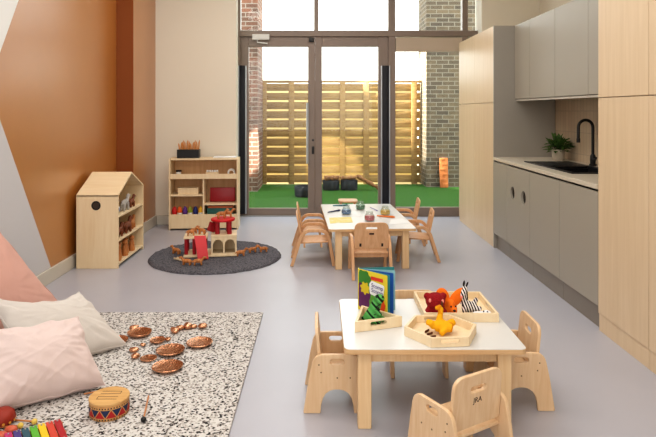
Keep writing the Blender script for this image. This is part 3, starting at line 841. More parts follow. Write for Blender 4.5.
# ------------------------------------------------------------------ picture book standing open behind the triangular tray
bk = thing('picture_book', 'brightly coloured picture book standing open behind the triangular tray', 'book', (.203, 3.085, TZ))
fd = Vector((.337-.203, 2.948-3.085)); ang = math.atan2(fd.y, fd.x); BWd, BHt = fd.length, .213
def leafm(a): return Matrix.Rotation(a, 4, 'Z')
def cover(name, outl, y, m, par, a=ang, th=.0025, bv=.0006):
    me = plate([outl], th, bv, 'XZ'); me.transform(leafm(a) @ Matrix.Translation(Vector((0, y, 0)))); return link(name, me, m, par)
full = rrect(0, 0, BWd, BHt, .006, 3)
fc = cover('front_cover', full, 0, mat('cover_yellow', (226, 206, 60), .35), bk)
def ell(cx, cy, rx, ry, w=.0, n=26, ph=0):
    return [(min(BWd-.002, max(.002, cx+rx*(1+w*math.sin(7*a+ph))*math.cos(a))), min(BHt-.002, max(.002, cy+ry*(1+w*math.sin(7*a+ph))*math.sin(a)))) for a in [2*PI*k/n for k in range(n)]]
yy = -.0018
def pic(name, shape, col, k):
    cover(name, shape, yy-.0003*k, mat('ink'+str(col), col, .4), fc, ang, .0006, .0001)
pic('leaf_picture', ell(.035, .165, .05, .045, .1), (60, 130, 48), 0)
pic('leaf_picture', ell(.09, .06, .075, .06, .08, 26, 1), (96, 160, 60), 1)
pic('beast_picture', ell(.03, .075, .05, .07, .12), (96, 34, 92), 2)
pic('beast_picture', ell(.045, .12, .03, .03, .2), (214, 190, 40), 3)
pic('flower_picture', ell(.155, .05, .024, .042, .1), (224, 84, 40), 4)
pic('banner', rrect(.085, .172, .165, .19, .003, 2), (216, 60, 40), 3)
pic('title_cloud', round_poly([(.078, .098), (.165, .088), (.176, .158), (.09, .168), (.074, .15)], .014, 4), (238, 238, 240), 4)
for k, (tx, tz) in enumerate(((.128, .143), (.128, .118))):
    M = leafm(ang) @ Matrix.Translation(Vector((tx, yy-.0026, tz))) @ Euler((R(90), R(4), 0)).to_matrix().to_4x4()
    text_mesh('title', 'Stomp', .030, mat('title_ink', (70, 60, 130), .5), fc, M, .0003)
cover('page', rrect(.002, .003, BWd-.004, BHt-.003, .004, 2), .006, mat('page_teal', (60, 150, 170), .5), bk, ang+R(6), .002)
cover('page', rrect(.002, .003, BWd-.003, BHt-.003, .004, 2), .009, mat('page_blue', (40, 96, 176), .5), bk, ang+R(18), .002)
cover('page', rrect(.002, .003, BWd-.003, BHt-.003, .004, 2), .011, mat('page_pale', (150, 200, 205), .5), bk, ang+R(34), .002)
cover('back_cover', full, .012, mat('cover_teal', (60, 140, 142), .4), bk, ang+R(52))
bm = bm_new(); add_ext(bm, (-.004, -.002, 0), (.002, .016, BHt), .001); o = obj('spine', bm, mat('cover_yellow', (236, 214, 30), .35), bk)

# ------------------------------------------------------------------ rugs
TERR = ramp_mat('speckled_rug', 'voronoi', 112, [(0, (212, 208, 204)), (.38, (190, 184, 178)), (.56, (216, 212, 208)), (.71, (158, 149, 142)), (.81, (98, 92, 88)), (.89, (44, 42, 44))], .95, .4)
board('speckled_rug', [rrect(-1.95, 1.9, -.392, 4.065, .01, 2)], .014, TERR, None, 'XY', (0, 0, .0075), bevel=.003)
tag(bpy.data.objects['speckled_rug'], 'large black, white and grey speckled rectangular rug', 'rug')
RZ = .0150
bm = bm_new(); nr, ns = 46, 150; rr = .625
prev = None
for i in range(nr+1):
    r = rr*i/nr
    ring = []
    for k in range(ns if i else 1):
        a = 2*PI*k/ns
        edge = 1.0 if i < nr-1 else (.75 if i == nr-1 else .1)
        jr = r*(1+(.012*noise.noise(Vector((math.cos(a)*9, math.sin(a)*9, 0))) if i > nr-3 else 0))
        x, y = jr*math.cos(a), jr*math.sin(a)
        z = (.02+.012*random.random()+.004*noise.noise(Vector((x*14, y*14, 3))))*edge if i else .026
        ring.append(bm.verts.new((x+random.uniform(-.003, .003), y+random.uniform(-.003, .003), z)))
    if prev:
        for k in range(ns):
            k2 = (k+1) % ns
            if len(prev) == 1: bm.faces.new((prev[0], ring[k], ring[k2]))
            else: bm.faces.new((prev[k], ring[k], ring[k2], prev[k2]))
    prev = ring
bt = [bm.verts.new((v.co.x, v.co.y, .0)) for v in prev]
for k in range(ns): bm.faces.new((prev[k], bt[k], bt[(k+1) % ns], prev[(k+1) % ns]))
bm.faces.new(bt[::-1])
SHAG = ramp_mat('charcoal_shag', 'noise', 70, [(.30, (44, 43, 48)), (.66, (128, 126, 132))], .95, .8, 'LINEAR')
o = obj('round_rug', bm, SHAG, None, 180); o.location = (-1.0, 5.66, .001); tag(o, 'round charcoal shaggy rug under the castle playset', 'rug')

# ------------------------------------------------------------------ cushions
def cushion(name, label, quad, thick, m, seed, pinch=.10, sag=0., crease=1.):
    """soft cushion spanned by four corners BL, BR, TR, TL"""
    BL, BR, TR, TL = [Vector(q) for q in quad]
    c = (BL+BR+TR+TL)/4
    nrm = ((BR-BL).cross(TL-BL)+(TR-BR).cross(TR-TL)).normalized()
    N = 64; bm = bm_new()
    def pos(i, j, s):
        u, v = i/N, j/N; uu, vv = 2*u-1, 2*v-1
        ed = 1+.8*noise.noise(Vector((uu*2.7+seed, vv*2.7, 9)))
        pu = .5+.5*uu*(1-pinch*ed*(1-vv*vv)); top = pinch*ed+(sag if vv > 0 else 0)
        pv = .5+.5*vv*(1-top*(1-uu*uu))
        p = BL*(1-pu)*(1-pv)+BR*pu*(1-pv)+TR*pu*pv+TL*(1-pu)*pv
        f = max(0, (1-uu**2))**.5*max(0, (1-vv**2))**.5
        f = f**.86
        # broad slumps, then folds that run from the corners and along the edges
        w = .14*noise.noise(Vector((u*2.2+seed, v*2.2, seed*.7)))
        r = 1-abs(noise.noise(Vector(((uu+vv)*1.7+seed, (uu-vv)*.7, seed+4))))*2.2
        r2 = 1-abs(noise.noise(Vector(((uu-vv)*2.1+seed*2, (uu+vv)*.8, seed+8))))*2.4
        edge = max(abs(uu), abs(vv))**2
        w += crease*(.10*max(r, 0)**2-.0+.05*max(r2, 0)**3)*(.35+.65*edge)
        w += crease*.09*noise.noise(Vector((u*8+seed, v*8, seed)))*(.3+.7*edge)
        rad = math.atan2(vv, uu); w += crease*.06*edge*math.sin(rad*22+4*noise.noise(Vector((rad*2, seed, 0))))*(1 if abs(uu*vv) > .3 else .35)
        p = p+nrm*s*thick*.5*f*(1+w*1.1)
        g = min(1, f*3)*(.25+.75*edge)
        p = p+nrm*s*g*crease*(.011*noise.noise(Vector((rad*3.2+seed, edge*1.2, s)))+.007*noise.noise(Vector((rad*7+seed, edge*2, s*3))))*(abs(uu*vv)**.3+.3)
        if f == 0: p = p+nrm*.016*noise.noise(Vector((u*6+seed, v*6, 2)))*crease
        return Vector((p.x, p.y, max(p.z, .018)))-c
    vt = {}
    def V(s, i, j):
        k = (0 if (i in (0, N) or j in (0, N)) else s, i, j)
        if k not in vt: vt[k] = bm.verts.new(pos(i, j, 1 if k[0] in (0, 2) else -1))
        return vt[k]
    for s in (2, 1):
        for j in range(N):
            for i in range(N):
                f = [V(s, i, j), V(s, i+1, j), V(s, i+1, j+1), V(s, i, j+1)]
                bm.faces.new(f if s == 2 else f[::-1])
    rim = [vt[(0, i, 0)].co.copy() for i in range(N)]+[vt[(0, N, j)].co.copy() for j in range(N)]+[vt[(0, N-i, N)].co.copy() for i in range(N)]+[vt[(0, 0, N-j)].co.copy() for j in range(N)]
    rim = [q+Vector((0, 0, .002)) for q in rim]
    o = obj(name, bm, m, None, 180); o.location = c
    tag(o, label, 'cushion')
    bm = bm_new(); add_tube(bm, rim+[rim[0]], .003, 6, False); obj('seam', bm, m, o)
    return o
def cloth(name, rgb): return mat(name, rgb, .95, var=.03, scale=8, bump=.12, bscale=260, spec=.15, sheen=.15)
cushion('cushion', 'large salmon pink cushion leaning on the left wall', [(-1.91, 3.24, .1), (-1.72, 4.0, .05), (-2.04, 3.73, .655), (-2.14, 3.14, .68)], .19, cloth('salmon_cotton', (212, 166, 153)), 4., .06)
cushion('cushion', 'off-white cushion between the salmon and the blush cushions', [(-1.52, 3.02, .05), (-1.13, 3.46, .03), (-1.43, 3.50, .325), (-1.86, 3.30, .36)], .16, cloth('offwhite_cotton', (212, 205, 198)), 2., .09, .30)
cushion('cushion', 'pale blush pink cushion in front at the left edge', [(-1.50, 2.61, .03), (-1.075, 2.95, .03), (-1.25, 3.05, .335), (-1.66, 2.76, .35)], .25, cloth('blush_cotton', (222, 203, 198)), 7., .08, .03)

# ------------------------------------------------------------------ drum, mallets, xylophone
DR = thing('tongue_drum', 'small round wooden drum with red and blue triangle band', 'drum', (-.968, 2.712, RZ))
bm = bm_new(); add_lathe(bm, [(0, 0), (.085, 0), (.088, .004), (.088, .062), (.085, .068), (0, .068)], 48); obj('shell', bm, wood('drum_shell', (214, 168, 112), (190, 140, 86), (60, 60, 20), .45), DR)
# top with two tongue slots
def u_slot(cx, cy, w, h, t, flip):
    a = rrect(cx-w/2, cy-h/2, cx+w/2, cy+h/2, h*.45, 5)
    return a
bm = bm_new(); add_lathe(bm, [(0, .068), (.089, .068), (.09, .07), (.09, .076), (.087, .079), (0, .079)], 48); tpd = obj('drum_head', bm, wood('drum_top', (222, 180, 122), (200, 154, 96), (6, 50, 50), .4), DR)
bm = bm_new()
for cy, sx in ((-.026, 1), (.026, -1)):
    x0, x1 = (-.045*1, .045*1)
    add_ext(bm, (x0, cy-.0125, .0785), (x1, cy-.0105, .0796)); add_ext(bm, (x0, cy+.0105, .0785), (x1, cy+.0125, .0796))
    e = x0 if sx > 0 else x1
    add_ext(bm, (e-.001, cy-.0125, .0785), (e+.001, cy+.0125, .0796))
obj('slot', bm, DARK, tpd)
def band_poly(bm, pts, r=.0886):
    # small curved patch on the drum wall: list of (angle, z)
    vs = [bm.verts.new((r*math.cos(a), r*math.sin(a), z)) for a, z in pts]
    bm.faces.new(vs)
nT = 11
for nm, col, up in (('red_triangles', (176, 30, 34), True), ('navy_triangles', (30, 44, 82), False)):
    bm = bm_new()
    for k in range(nT):
        a0 = 2*PI*k/nT+(0 if up else PI/nT); w = PI/nT*.86
        z0, z1 = (.015, .048) if up else (.050, .017)
        for q in range(6):
            f0, f1 = q/6, (q+1)/6; w0, w1 = w*(1-f0), w*(1-f1); h0, h1 = z0+(z1-z0)*f0, z0+(z1-z0)*f1
            for e in range(6):
                t0, t1 = -1+e/3, -1+(e+1)/3
                pts = [(a0+w0*t0, h0), (a0+w0*t1, h0), (a0+w1*t1, h1), (a0+w1*t0, h1)]
                band_poly(bm, pts if q < 5 else pts[:2]+[(a0, z1)])
    obj(nm.rstrip('s')+'_band', bm, mat(nm, col, .6), DR)
bm = bm_new()
for zz in (.008, .057):
    for k in range(44):
        a = 2*PI*k/44; band_poly(bm, [(a-.03, zz-.003), (a+.03, zz-.003), (a+.03, zz+.003), (a-.03, zz+.003)])
obj('dot_band', bm, mat('black_dots', (40, 30, 28), .6), DR)
def mallet(label, head, tail, hr, mh, ms, sr=.004, grp=None):
    h, tl = Vector(head), Vector(tail)
    t = thing('mallet', label, 'mallet', h, 0, grp)
    bm = bm_new(); add_ball(bm, (0, 0, 0), hr); obj('head', bm, mh, t)
    bm = bm_new(); d = tl-h; add_tube(bm, [d.normalized()*hr*.8, d], sr, 8); obj('stick', bm, ms, t)
def onrug(px, py, z): return P(px, py, RZ+z)
mallet('black-headed drum mallet lying right of the drum', onrug(143.5, 419.5, .012), onrug(148.5, 396, .005), .0125, BLACK, TOY)
mallet('black-headed mallet poking out behind the drum by the blush cushion', onrug(107.5, 389.5, .012), onrug(84, 394, .006), .0125, BLACK, TOY)

cols = [('magenta', (190, 40, 110)), ('indigo', (70, 56, 130)), ('teal', (24, 84, 100)), ('green', (90, 176, 50)), ('yellow', (240, 196, 24)), ('orange-red', (206, 70, 50)), ('dark red', (170, 16, 32))]
tops = [(8, 432), (17, 430.5), (24.5, 428.5), (32, 425), (40, 424), (49, 421.5), (57, 419.5)]
p0, p1 = onrug(8, 433, .035), onrug(57, 420, .035)
xd = (p1-p0).normalized(); xang = math.atan2(xd.y, xd.x)
xc = (p0+p1)/2
xy = thing('xylophone', 'rainbow xylophone at the lower left corner of the rug', 'xylophone', (xc.x, xc.y, RZ), xang)
span = (p1-p0).length
for k, (cn, cc) in enumerate(cols):
    x = -span/2+span*k/6; L = .115+.012*k
    b_ = part('bar', (x-span/13.5, -L, .03), (x+span/13.5, 0.004, .036), mat('bar_'+cn, cc, .3), xy, .002); b_['label'] = cn+' bar'
    bm = bm_new()
    add_lathe(bm, [(0, .0362), (.004, .0362), (.0035, .04), (0, .041)], 10, (x, -.012, 0)); add_lathe(bm, [(0, .0362), (.004, .0362), (.0035, .04), (0, .041)], 10, (x, -L+.016, 0))
    obj('screw', bm, METAL, b_)
for yy_ in (-.018, -.1):
    part('rail', (-span/2-.02, yy_-.008, 0), (span/2+.02, yy_+.008, .0295), TOY, xy, .003)
mallet('yellow-headed xylophone mallet lying behind the teal bar', onrug(20.5, 425.5, .0125), onrug(-12, 428, .006), .0125, mat('yellow_bead', (232, 200, 96), .4), TOY, .004)
mallet('yellow-headed xylophone mallet lying behind the green and yellow bars', onrug(34.5, 421.5, .0125), onrug(2, 419, .006), .0125, mat('yellow_bead', (232, 200, 96), .4), TOY, .004)
RUST = mat('rust_red', (150, 46, 26), .6, var=.15, scale=20, bump=.3)
SALM = mat('salmon_wood', (200, 96, 66), .45, var=.08, scale=20)
q = onrug(3, 425, 0)
t = thing('maraca', 'rust red rounded shaker at the left edge beside the xylophone', 'shaker', q)
bm = bm_new(); add_lathe(bm, [(0, 0), (.03, .002), (.046, .016), (.052, .034), (.046, .056), (.03, .07), (0, .076)], 26); rb = obj('shell', bm, RUST, t)
bm = bm_new()
for k in range(12): add_tube(bm, [(.05*math.cos(2*PI*k/12), .05*math.sin(2*PI*k/12), .024), (.0525*math.cos(2*PI*k/12), .0525*math.sin(2*PI*k/12), .024)], .006, 8)
obj('dot', bm, mat('ochre_dot', (214, 150, 60), .5), rb)
for lab, px, py in (('salmon wooden egg shaker right of the rust red shaker', 11, 430), ('salmon wooden egg shaker cut off by the left edge of the photo', 1.5, 436)):
    q = onrug(px, py, .019)
    bm = bm_new(); add_ball(bm, (0, 0, 0), (.028, .02, .019)); o = obj('egg_shaker', bm, SALM); o.location = q; tag(o, lab, 'shaker', 'egg shakers')

# ------------------------------------------------------------------ copper dishes and pebbles on the speckled rug
COP = mat('polished_copper', (214, 160, 126), .12, 1.0, var=.3, scale=40, bump=.45, bscale=80)
def dish_mesh(r, h, s):
    bm = bm_new()
    add_lathe(bm, [(0, 0), (r*.5, 0), (r*.85, h*.3), (r*.985, h*.66), (r, h*.8), (r*.97, h*.9), (r*.9, h*.84), (r*.6, h*.66), (r*.3, h*.62), (0, h*.66)], 40)
    for v in bm.verts:
        v.co += Vector((noise.noise(v.co*30+Vector((s, 0, 0))), noise.noise(v.co*30+Vector((0, s, 0))), .4*noise.noise(v.co*40+Vector((0, 0, s)))))*.0025
    return bm
def pebble_mesh(r, s):
    bm = bm_new(); add_ball(bm, (0, 0, r*.5), (r, r*.8, r*.5), None, 24, 14)
    for v in bm.verts:
        v.co += Vector((noise.noise(v.co*25+Vector((s, 0, 0))), noise.noise(v.co*25+Vector((0, s, 0))), noise.noise(v.co*25+Vector((0, 0, s)))*.4))*r*.28
        v.co.z = max(v.co.z, 0)
    return bm
dishes = [('copper dish nearest the drum, front of the big three', 167.5, 367, .082, .026), ('copper dish directly behind the front one', 170.5, 350.5, .082, .026),
          ('copper dish farthest right on the rug', 199.5, 343, .078, .025), ('copper dish behind the others, right of the off-white cushion', 139.5, 333, .074, .028),
          ('copper dish tucked against the off-white cushion', 118, 340.5, .058, .028), ('small copper dish between the cushion and the big dishes', 148.5, 358.5, .046, .014),
          ('small copper dish behind the middle big dish', 157.5, 340.5, .046, .022)]
for k, (lab, px, py, r, h) in enumerate(dishes):
    o = obj('copper_dish', dish_mesh(r, h, k*3.7), COP, None, 60); o.location = P(px, py-h*0, RZ+h/2)-Vector((0, 0, h/2)); o.rotation_euler = (0, 0, k)
    tag(o, lab, 'dish', 'copper dishes on the rug')
pebs = [('rounded copper pebble below the cushion-side dish, upper of two', 134, 349.5, .026), ('rounded copper pebble below the cushion-side dish, lower of two', 136, 355.5, .029),
        ('tiny copper pebble right of the small dish behind the middle big dish', 168, 339, .02), ('copper pebble peeping over the rearmost dish', 134.5, 327.5, .032),
        ('copper pebble at the left of the rear row', 174.5, 330, .034), ('second copper pebble from the left in the rear row', 180, 327.5, .03),
        ('tall copper pebble in the middle of the rear row', 187.5, 325.5, .036), ('copper pebble right of the tallest in the rear row', 193.5, 326, .026),
        ('flat copper pebble at the right end of the rear row', 203, 325.5, .032), ('tiny dull copper pebble between the two small dishes', 143, 344.5, .018)]
for k, (lab, px, py, r) in enumerate(pebs):
    o = obj('copper_pebble', pebble_mesh(r, 5+k*2.3), COP, None, 70); p = P(px, py, RZ+r*.5); o.location = (p.x, p.y, RZ); o.rotation_euler = (0, 0, k*1.3)
    tag(o, lab, 'pebble', 'copper pebbles on the rug')

# ------------------------------------------------------------------ house-shaped shelf
HS = thing('house_shelf', 'house-shaped pale wood shelf with a round porthole against the orange wall', 'shelf', (-1.988, 5.612, 0))
hw, hd = .198, .375; eave, ridge = .655, .822; tk = .014
part('front_panel', (-hw+.022, -hd, .0), (hw, -hd+tk, eave-.004), PALE, HS)
fp = [c for c in HS.children if c.name.startswith('front_panel')][0]
bm = bm_new(); add_tube(bm, [(.0, -hd-.0025, .56), (.0, -hd-.0005, .56)], .041, 32); rg = obj('porthole', bm, mat('porthole_black', (36, 34, 34), .5), fp)
bm = bm_new(); add_tube(bm, [(.0, -hd-.0045, .56), (.0, -hd-.0027, .56)], .028, 28); obj('porthole_glass', bm, mat('porthole_brown', (70, 58, 50), .3), rg)
part('back_panel', (-hw+.022, hd-tk, .0), (hw, hd, eave-.004), PALE, HS)
gab = [(-hd+tk, .0), (hd-tk, .0), (hd-tk, eave-.002), (0, ridge-.016), (-hd+tk, eave-.002)]
board('gable_panel', [gab], .012, PALE, HS, 'YZ', (-hw+.03, 0, 0), bevel=.0005)
for s in (-1, 1):
    th = math.atan2(ridge-eave, hd); L = math.hypot(hd, ridge-eave)+.004
    nx, nz = s*math.sin(th), math.cos(th)
    bm = bm_new()
    q = [(s*hd*1.0, eave), (0, ridge), (0, ridge-tk/math.cos(th)), (s*(hd), eave-tk)]
    lo = [bm.verts.new((-hw+.022, y, z)) for y, z in q]; hi = [bm.verts.new((hw, y, z)) for y, z in q]
    bm.faces.new(lo); bm.faces.new(hi[::-1])
    for k in range(4): bm.faces.new((lo[k], lo[(k+1) % 4], hi[(k+1) % 4], hi[k]))
    obj('roof', bm, wood('pale_maple_across', (240, 220, 186), (232, 208, 170), (3, 30, 30)), HS)
for z in (.03, .235, .45): part('shelf_board', (-hw+.037, -hd+tk, z), (hw-.003, hd-tk, z+.014), PALE, HS, .001)

# little figures for the house: animals and peg dolls
def animal(name, label, cat, loc, rz, s, m, grp, tall=1.0):
    t = thing(name, label, cat, loc, rz, grp)
    blob('body', [('b', (0, 0, .05*s*tall), (.045*s, .02*s, .02*s))]+[('t', [(x*s, y*s, 0), (x*s*.9, y*s*.8, .045*s*tall)], [.008*s, .011*s]) for x in (-.032, .032) for y in (-.012, .012)]
         + [('t', [(.035*s, 0, .055*s*tall), (.055*s, 0, .085*s*tall)], [.014*s, .011*s]), ('t', [(.05*s, 0, .088*s*tall), (.08*s, 0, .08*s*tall)], [.013*s, .009*s]), ('t', [(-.042*s, 0, .055*s*tall), (-.058*s, 0, .03*s*tall)], [.006*s, .004*s])], .0045*s, m, t, 1)
    return t
GREYT = mat('grey_toy', (176, 170, 164), .6, var=.1, scale=20)
BLUET = ramp_mat('blue_check', 'voronoi', 60, [(0, (232, 234, 240)), (.5, (90, 110, 170)), (.8, (60, 74, 130))], .8)
hx_, hy_ = -1.968, 5.612
S1, S2, S3 = .045, .249, .464
def peg(name, label, cat, loc, s, m, mh, grp):
    t = thing(name, label, cat, loc, 0, grp)
    bm = bm_new(); add_lathe(bm, [(0, 0), (.022*s, 0), (.023*s, .01*s), (.017*s, .06*s), (.012*s, .075*s), (0, .075*s)], 18); obj('body', bm, m, t)
    bm = bm_new(); add_ball(bm, (0, 0, .09*s), .0185*s); obj('head', bm, mh, t)
for k, (lab, dy) in enumerate((('wooden peg doll at the front of the bottom house shelf', -.26), ('wooden peg doll second from the front on the bottom house shelf', -.165), ('wooden peg doll third from the front on the bottom house shelf', -.07), ('wooden peg doll fourth from the front on the bottom house shelf', .03), ('wooden peg doll at the back of the bottom house shelf', .13))):
    peg('peg_doll', lab, 'doll', (hx_+.135-.025*(k % 2), hy_+dy, S1), 1.35, TOY, TOY, 'peg dolls in the house shelf')
animal('toy_horse', 'brown toy horse at the front of the middle house shelf', 'toy animal', (hx_+.13, hy_-.23, S2), R(85), 1.3, TOYD, 'toy animals in the house shelf')
animal('toy_horse', 'brown toy horse at the middle of the middle house shelf', 'toy animal', (hx_+.135, hy_-.02, S2), R(85), 1.5, TOYD, 'toy animals in the house shelf')
animal('toy_horse', 'tan toy horse at the back of the middle house shelf', 'toy animal', (hx_+.12, hy_+.19, S2), R(95), 1.25, TOY, 'toy animals in the house shelf')
t = thing('rag_doll', 'blue and white checked rag doll on the top house shelf', 'doll', (hx_+.12, hy_-.27, S3))
blob('body', [('b', (0, 0, .045), (.035, .04, .045)), ('t', [(0, -.03, .07), (0, -.05, .03)], [.014, .01]), ('t', [(0, .03, .07), (0, .055, .03)], [.014, .01]), ('t', [(0, 0, .08), (0, 0, .11)], .015)], .005, BLUET, t)
bm = bm_new(); add_ball(bm, (0, 0, .125), .028); obj('head', bm, BLUET, t)
animal('toy_elephant', 'grey toy animal at the middle of the top house shelf', 'toy animal', (hx_+.13, hy_-.06, S3), R(85), 1.4, GREYT, 'toy animals in the house shelf', 1.1)
animal('toy_goat', 'brown and grey toy animal at the back of the top house shelf', 'toy animal', (hx_+.125, hy_+.14, S3), R(85), 1.2, TOYD, 'toy animals in the house shelf')

# ------------------------------------------------------------------ low open shelf unit against the far wall
SU = thing('shelf_unit', 'low open pale wood shelf unit against the far wall', 'shelf', (-1.378, 7.08, 0), R(3))
w2, dd, hh = .405, .14, .84
part('side', (-w2, -dd, 0), (-w2+.018, dd, hh), PALE, SU); part('side', (w2-.018, -dd, 0), (w2, dd, hh), PALE, SU)
part('top', (-w2+.019, -dd+.02, hh-.02), (w2-.019, dd, hh-.001), PALE, SU)
part('back', (-w2+.019, dd-.012, .02), (w2-.019, dd-.001, hh-.021), wood('shelf_back', (226, 186, 142), (212, 168, 122), (30, 30, 3)), SU)
part('lip', (-w2+.019, -dd, .60), (w2-.019, -dd+.014, .66), PALE, SU)
part('shelf_board', (-w2+.019, -dd+.015, .60), (w2-.019, dd-.013, .615), PALE, SU)
part('front_board', (-w2+.019, -dd, .02), (w2-.019, -dd+.014, .185), PALE, SU)
part('base_board', (-w2+.019, -dd+.015, .02), (w2-.019, dd-.013, .035), PALE, SU)
part('divider', (-.012, -dd+.015, .036), (.006, dd-.013, .599), PALE, SU)
part('shelf_board', (-w2+.019, -dd+.015, .395), (-.013, dd-.013, .413), PALE, SU)
part('shelf_board', (.007, -dd+.015, .288), (w2-.019, dd-.013, .305), PALE, SU)
part('bin_floor', (-w2+.019, -dd+.015, .15), (-.013, dd-.013, .16), PALE, SU); part('bin_floor', (.007, -dd+.015, .15), (w2-.019, dd-.013, .16), PALE, SU)
Msu = Matrix.Translation(SU.location) @ Matrix.Rotation(R(3), 4, 'Z')
def sp_(x, y, z): return Msu @ Vector((x, y, z))
bt_ = thing('pencil_box', 'black box of wooden pegs on top of the shelf unit', 'box', sp_(-.195, 0, hh), R(3))
part('box_body', (-.13, -.06, 0), (.13, .06, .10), BLACK, bt_, .003)
k = 0
for i in range(7):
    for j in range(2):
        x, y = -.105+.035*i+.008*j, -.025+.05*j; L = .075+.035*((i*3+j*5) % 4)/3
        p = sp_(-.195+x, y, hh+.101)
        bm = bm_new(); tx, ty = (.012 if (i+j) % 2 else -.012), .004
        add_tube(bm, [(0, 0, 0), (tx*.6, 0, L*.75), (tx, ty, L)], [.0085, .0085, .002], 8)
        o = obj('wooden_peg', bm, wood('peg_wood', (222, 158, 96), (196, 126, 66), (60, 60, 10))); o.location = p
        tag(o, 'thin pointed wooden peg standing in the black box on the shelf unit', 'peg', 'wooden pegs in the black box')
bm = bm_new(); add_box(bm, (0, 0, .006), (.27, .16, .012), None, .002); o = obj('paper_pad', bm, PAPER); o.location = sp_(.235, .02, hh+.0005); o.rotation_euler = (0, 0, R(2)); tag(o, 'flat white paper pad on top of the shelf unit', 'paper')
zt_ = .6155
bm = bm_new(); add_lathe(bm, [(0, 0), (.03, 0), (.032, .05), (.03, .06), (0, .06)], 20); o = obj('jar_body', bm, WHITEP)
t = thing('small_jar', 'small pale jar with a black lid at the left of the top compartment', 'jar', sp_(-.31, -.03, zt_)); o.parent = t; o.name = 'jar'
bm = bm_new(); add_lathe(bm, [(0, .0605), (.034, .0605), (.034, .08), (0, .08)], 20); obj('lid', bm, BLACK, t)
t = thing('block_train', 'row of white blocks in the top compartment of the shelf unit', 'toy', sp_(.09, -.03, zt_), R(3))
part('base', (-.075, -.03, 0), (.075, .03, .055), PALE, t)
bm = bm_new()
for k in range(5): add_box(bm, (-.058+.029*k, 0, .068), (.022, .04, .024), None, .003)
obj('block', bm, PAPER, t)
t = thing('toy_arch', 'small white arch toy at the right of the top compartment', 'toy', sp_(.315, -.02, zt_), R(3))
board('arch', [[(-.045, 0), (-.045, .05)]+[(.045*math.cos(a), .05+.045*math.sin(a)) for a in [PI-PI*k/12 for k in range(13)]]+[(.045, 0), (.026, 0)]+[(.026*math.cos(a), .045+.026*math.sin(a)) for a in [PI*k/12 for k in range(13)]]+[(-.026, 0)]], .04, PAPER, t, 'XZ')
t = thing('wooden_box', 'pale wooden box on the left middle shelf of the unit', 'box', sp_(-.19, -.02, .4135), R(3))
part('box_body', (-.12, -.06, 0), (.12, .06, .06), PALE, t); part('lid', (-.123, -.063, .0605), (.123, .063, .075), PALE, t)
tipc = [('red', (196, 30, 34)), ('orange', (222, 96, 30)), ('purple', (92, 48, 130)), ('lime green', (140, 150, 40)), ('navy blue', (30, 40, 110)), ('yellow', (230, 180, 40))]
for k, (cn, cc) in enumerate(tipc):
    t = thing('cone_doll', cn+' cone-shaped doll in the lower left bin of the shelf unit', 'doll', sp_(-.352+.0615*k, -.06, .1605), R(3), 'coloured cone dolls in the bin')
    bm = bm_new(); add_lathe(bm, [(0, 0), (.026, 0), (.027, .03), (.026, .036), (0, .036)], 16); obj('base', bm, PAPER if k % 2 else mat('cone_'+cn, cc, .6), t)
    bm = bm_new(); add_lathe(bm, [(0, .0365), (.0308, .0365), (.030, .056), (.021, .086), (.008, .106), (0, .109)], 16); obj('cone', bm, mat('cone_'+cn, cc, .6), t)
bm = bm_new(); add_box(bm, (0, 0, .085), (.30, .02, .17), Euler((R(-8), 0, 0)).to_matrix(), .004); o = obj('red_folder', bm, REDD); o.location = sp_(.205, .03, .308); o.rotation_euler = (0, 0, R(3)); tag(o, 'dark red board standing on the right shelf of the unit', 'board')
bm = bm_new(); add_ext(bm, (-.15, -.05, 0), (.15, .05, .085), .004); o = obj('teal_box', bm, mat('teal_card', (50, 110, 104), .6)); o.location = sp_(.185, -.03, .1605); o.rotation_euler = (0, 0, R(3)); tag(o, 'teal box in the lower right bin of the shelf unit', 'box')
bm = bm_new(); add_ext(bm, (-.145, -.045, 0), (.145, .045, .022), .003); o = obj('orange_book', bm, mat('coral_card', (220, 120, 80), .6)); o.location = sp_(.19, -.03, .246); o.rotation_euler = (0, 0, R(3)); tag(o, 'coral orange book lying on the teal box', 'book')

# ------------------------------------------------------------------ castle playset on the round rug
RT = .030
c0 = P(214, 254, RT)
RT2 = .0345
pz = thing('castle_playset', 'wooden castle playset with red ramp and red round top on the round rug', 'playset', (c0.x-.022, c0.y, RT2), R(8)); pz.scale = (1.02, 1.0, 1.12)
pxm = c0.y/F
part('base', (-.25, -.135, 0), (.235, .14, .016), PALE, pz, .003)
# arched block at the right
aw = .115
outl = [[(0, 0), (.232, 0), (.232, .145), (0, .145)]]
def arch(x0, x1, h): 
    r = (x1-x0)/2
    return [(x0, .012), (x1, .012)]+[((x0+x1)/2+r*math.cos(a), h-r+r*math.sin(a)) for a in [PI*k/12 for k in range(13)]]
outl += [arch(.016, .108, .125), arch(.124, .216, .125)]
board('arch_front', outl, .014, PALE, pz, 'XZ', (.0, -.122, .0165), bevel=.001)
part('arch_roof', (-.002, -.13, .162), (.234, .11, .178), PALE, pz); part('arch_wall', (.0, -.114, .0165), (.012, .10, .1615), PALE, pz); part('arch_wall', (.22, -.114, .0165), (.232, .10, .1615), PALE, pz)
part('arch_back', (.013, .088, .0165), (.219, .10, .1615), PALE, pz)
part('arch_wall', (.11, -.114, .0165), (.122, .087, .1615), PALE, pz)
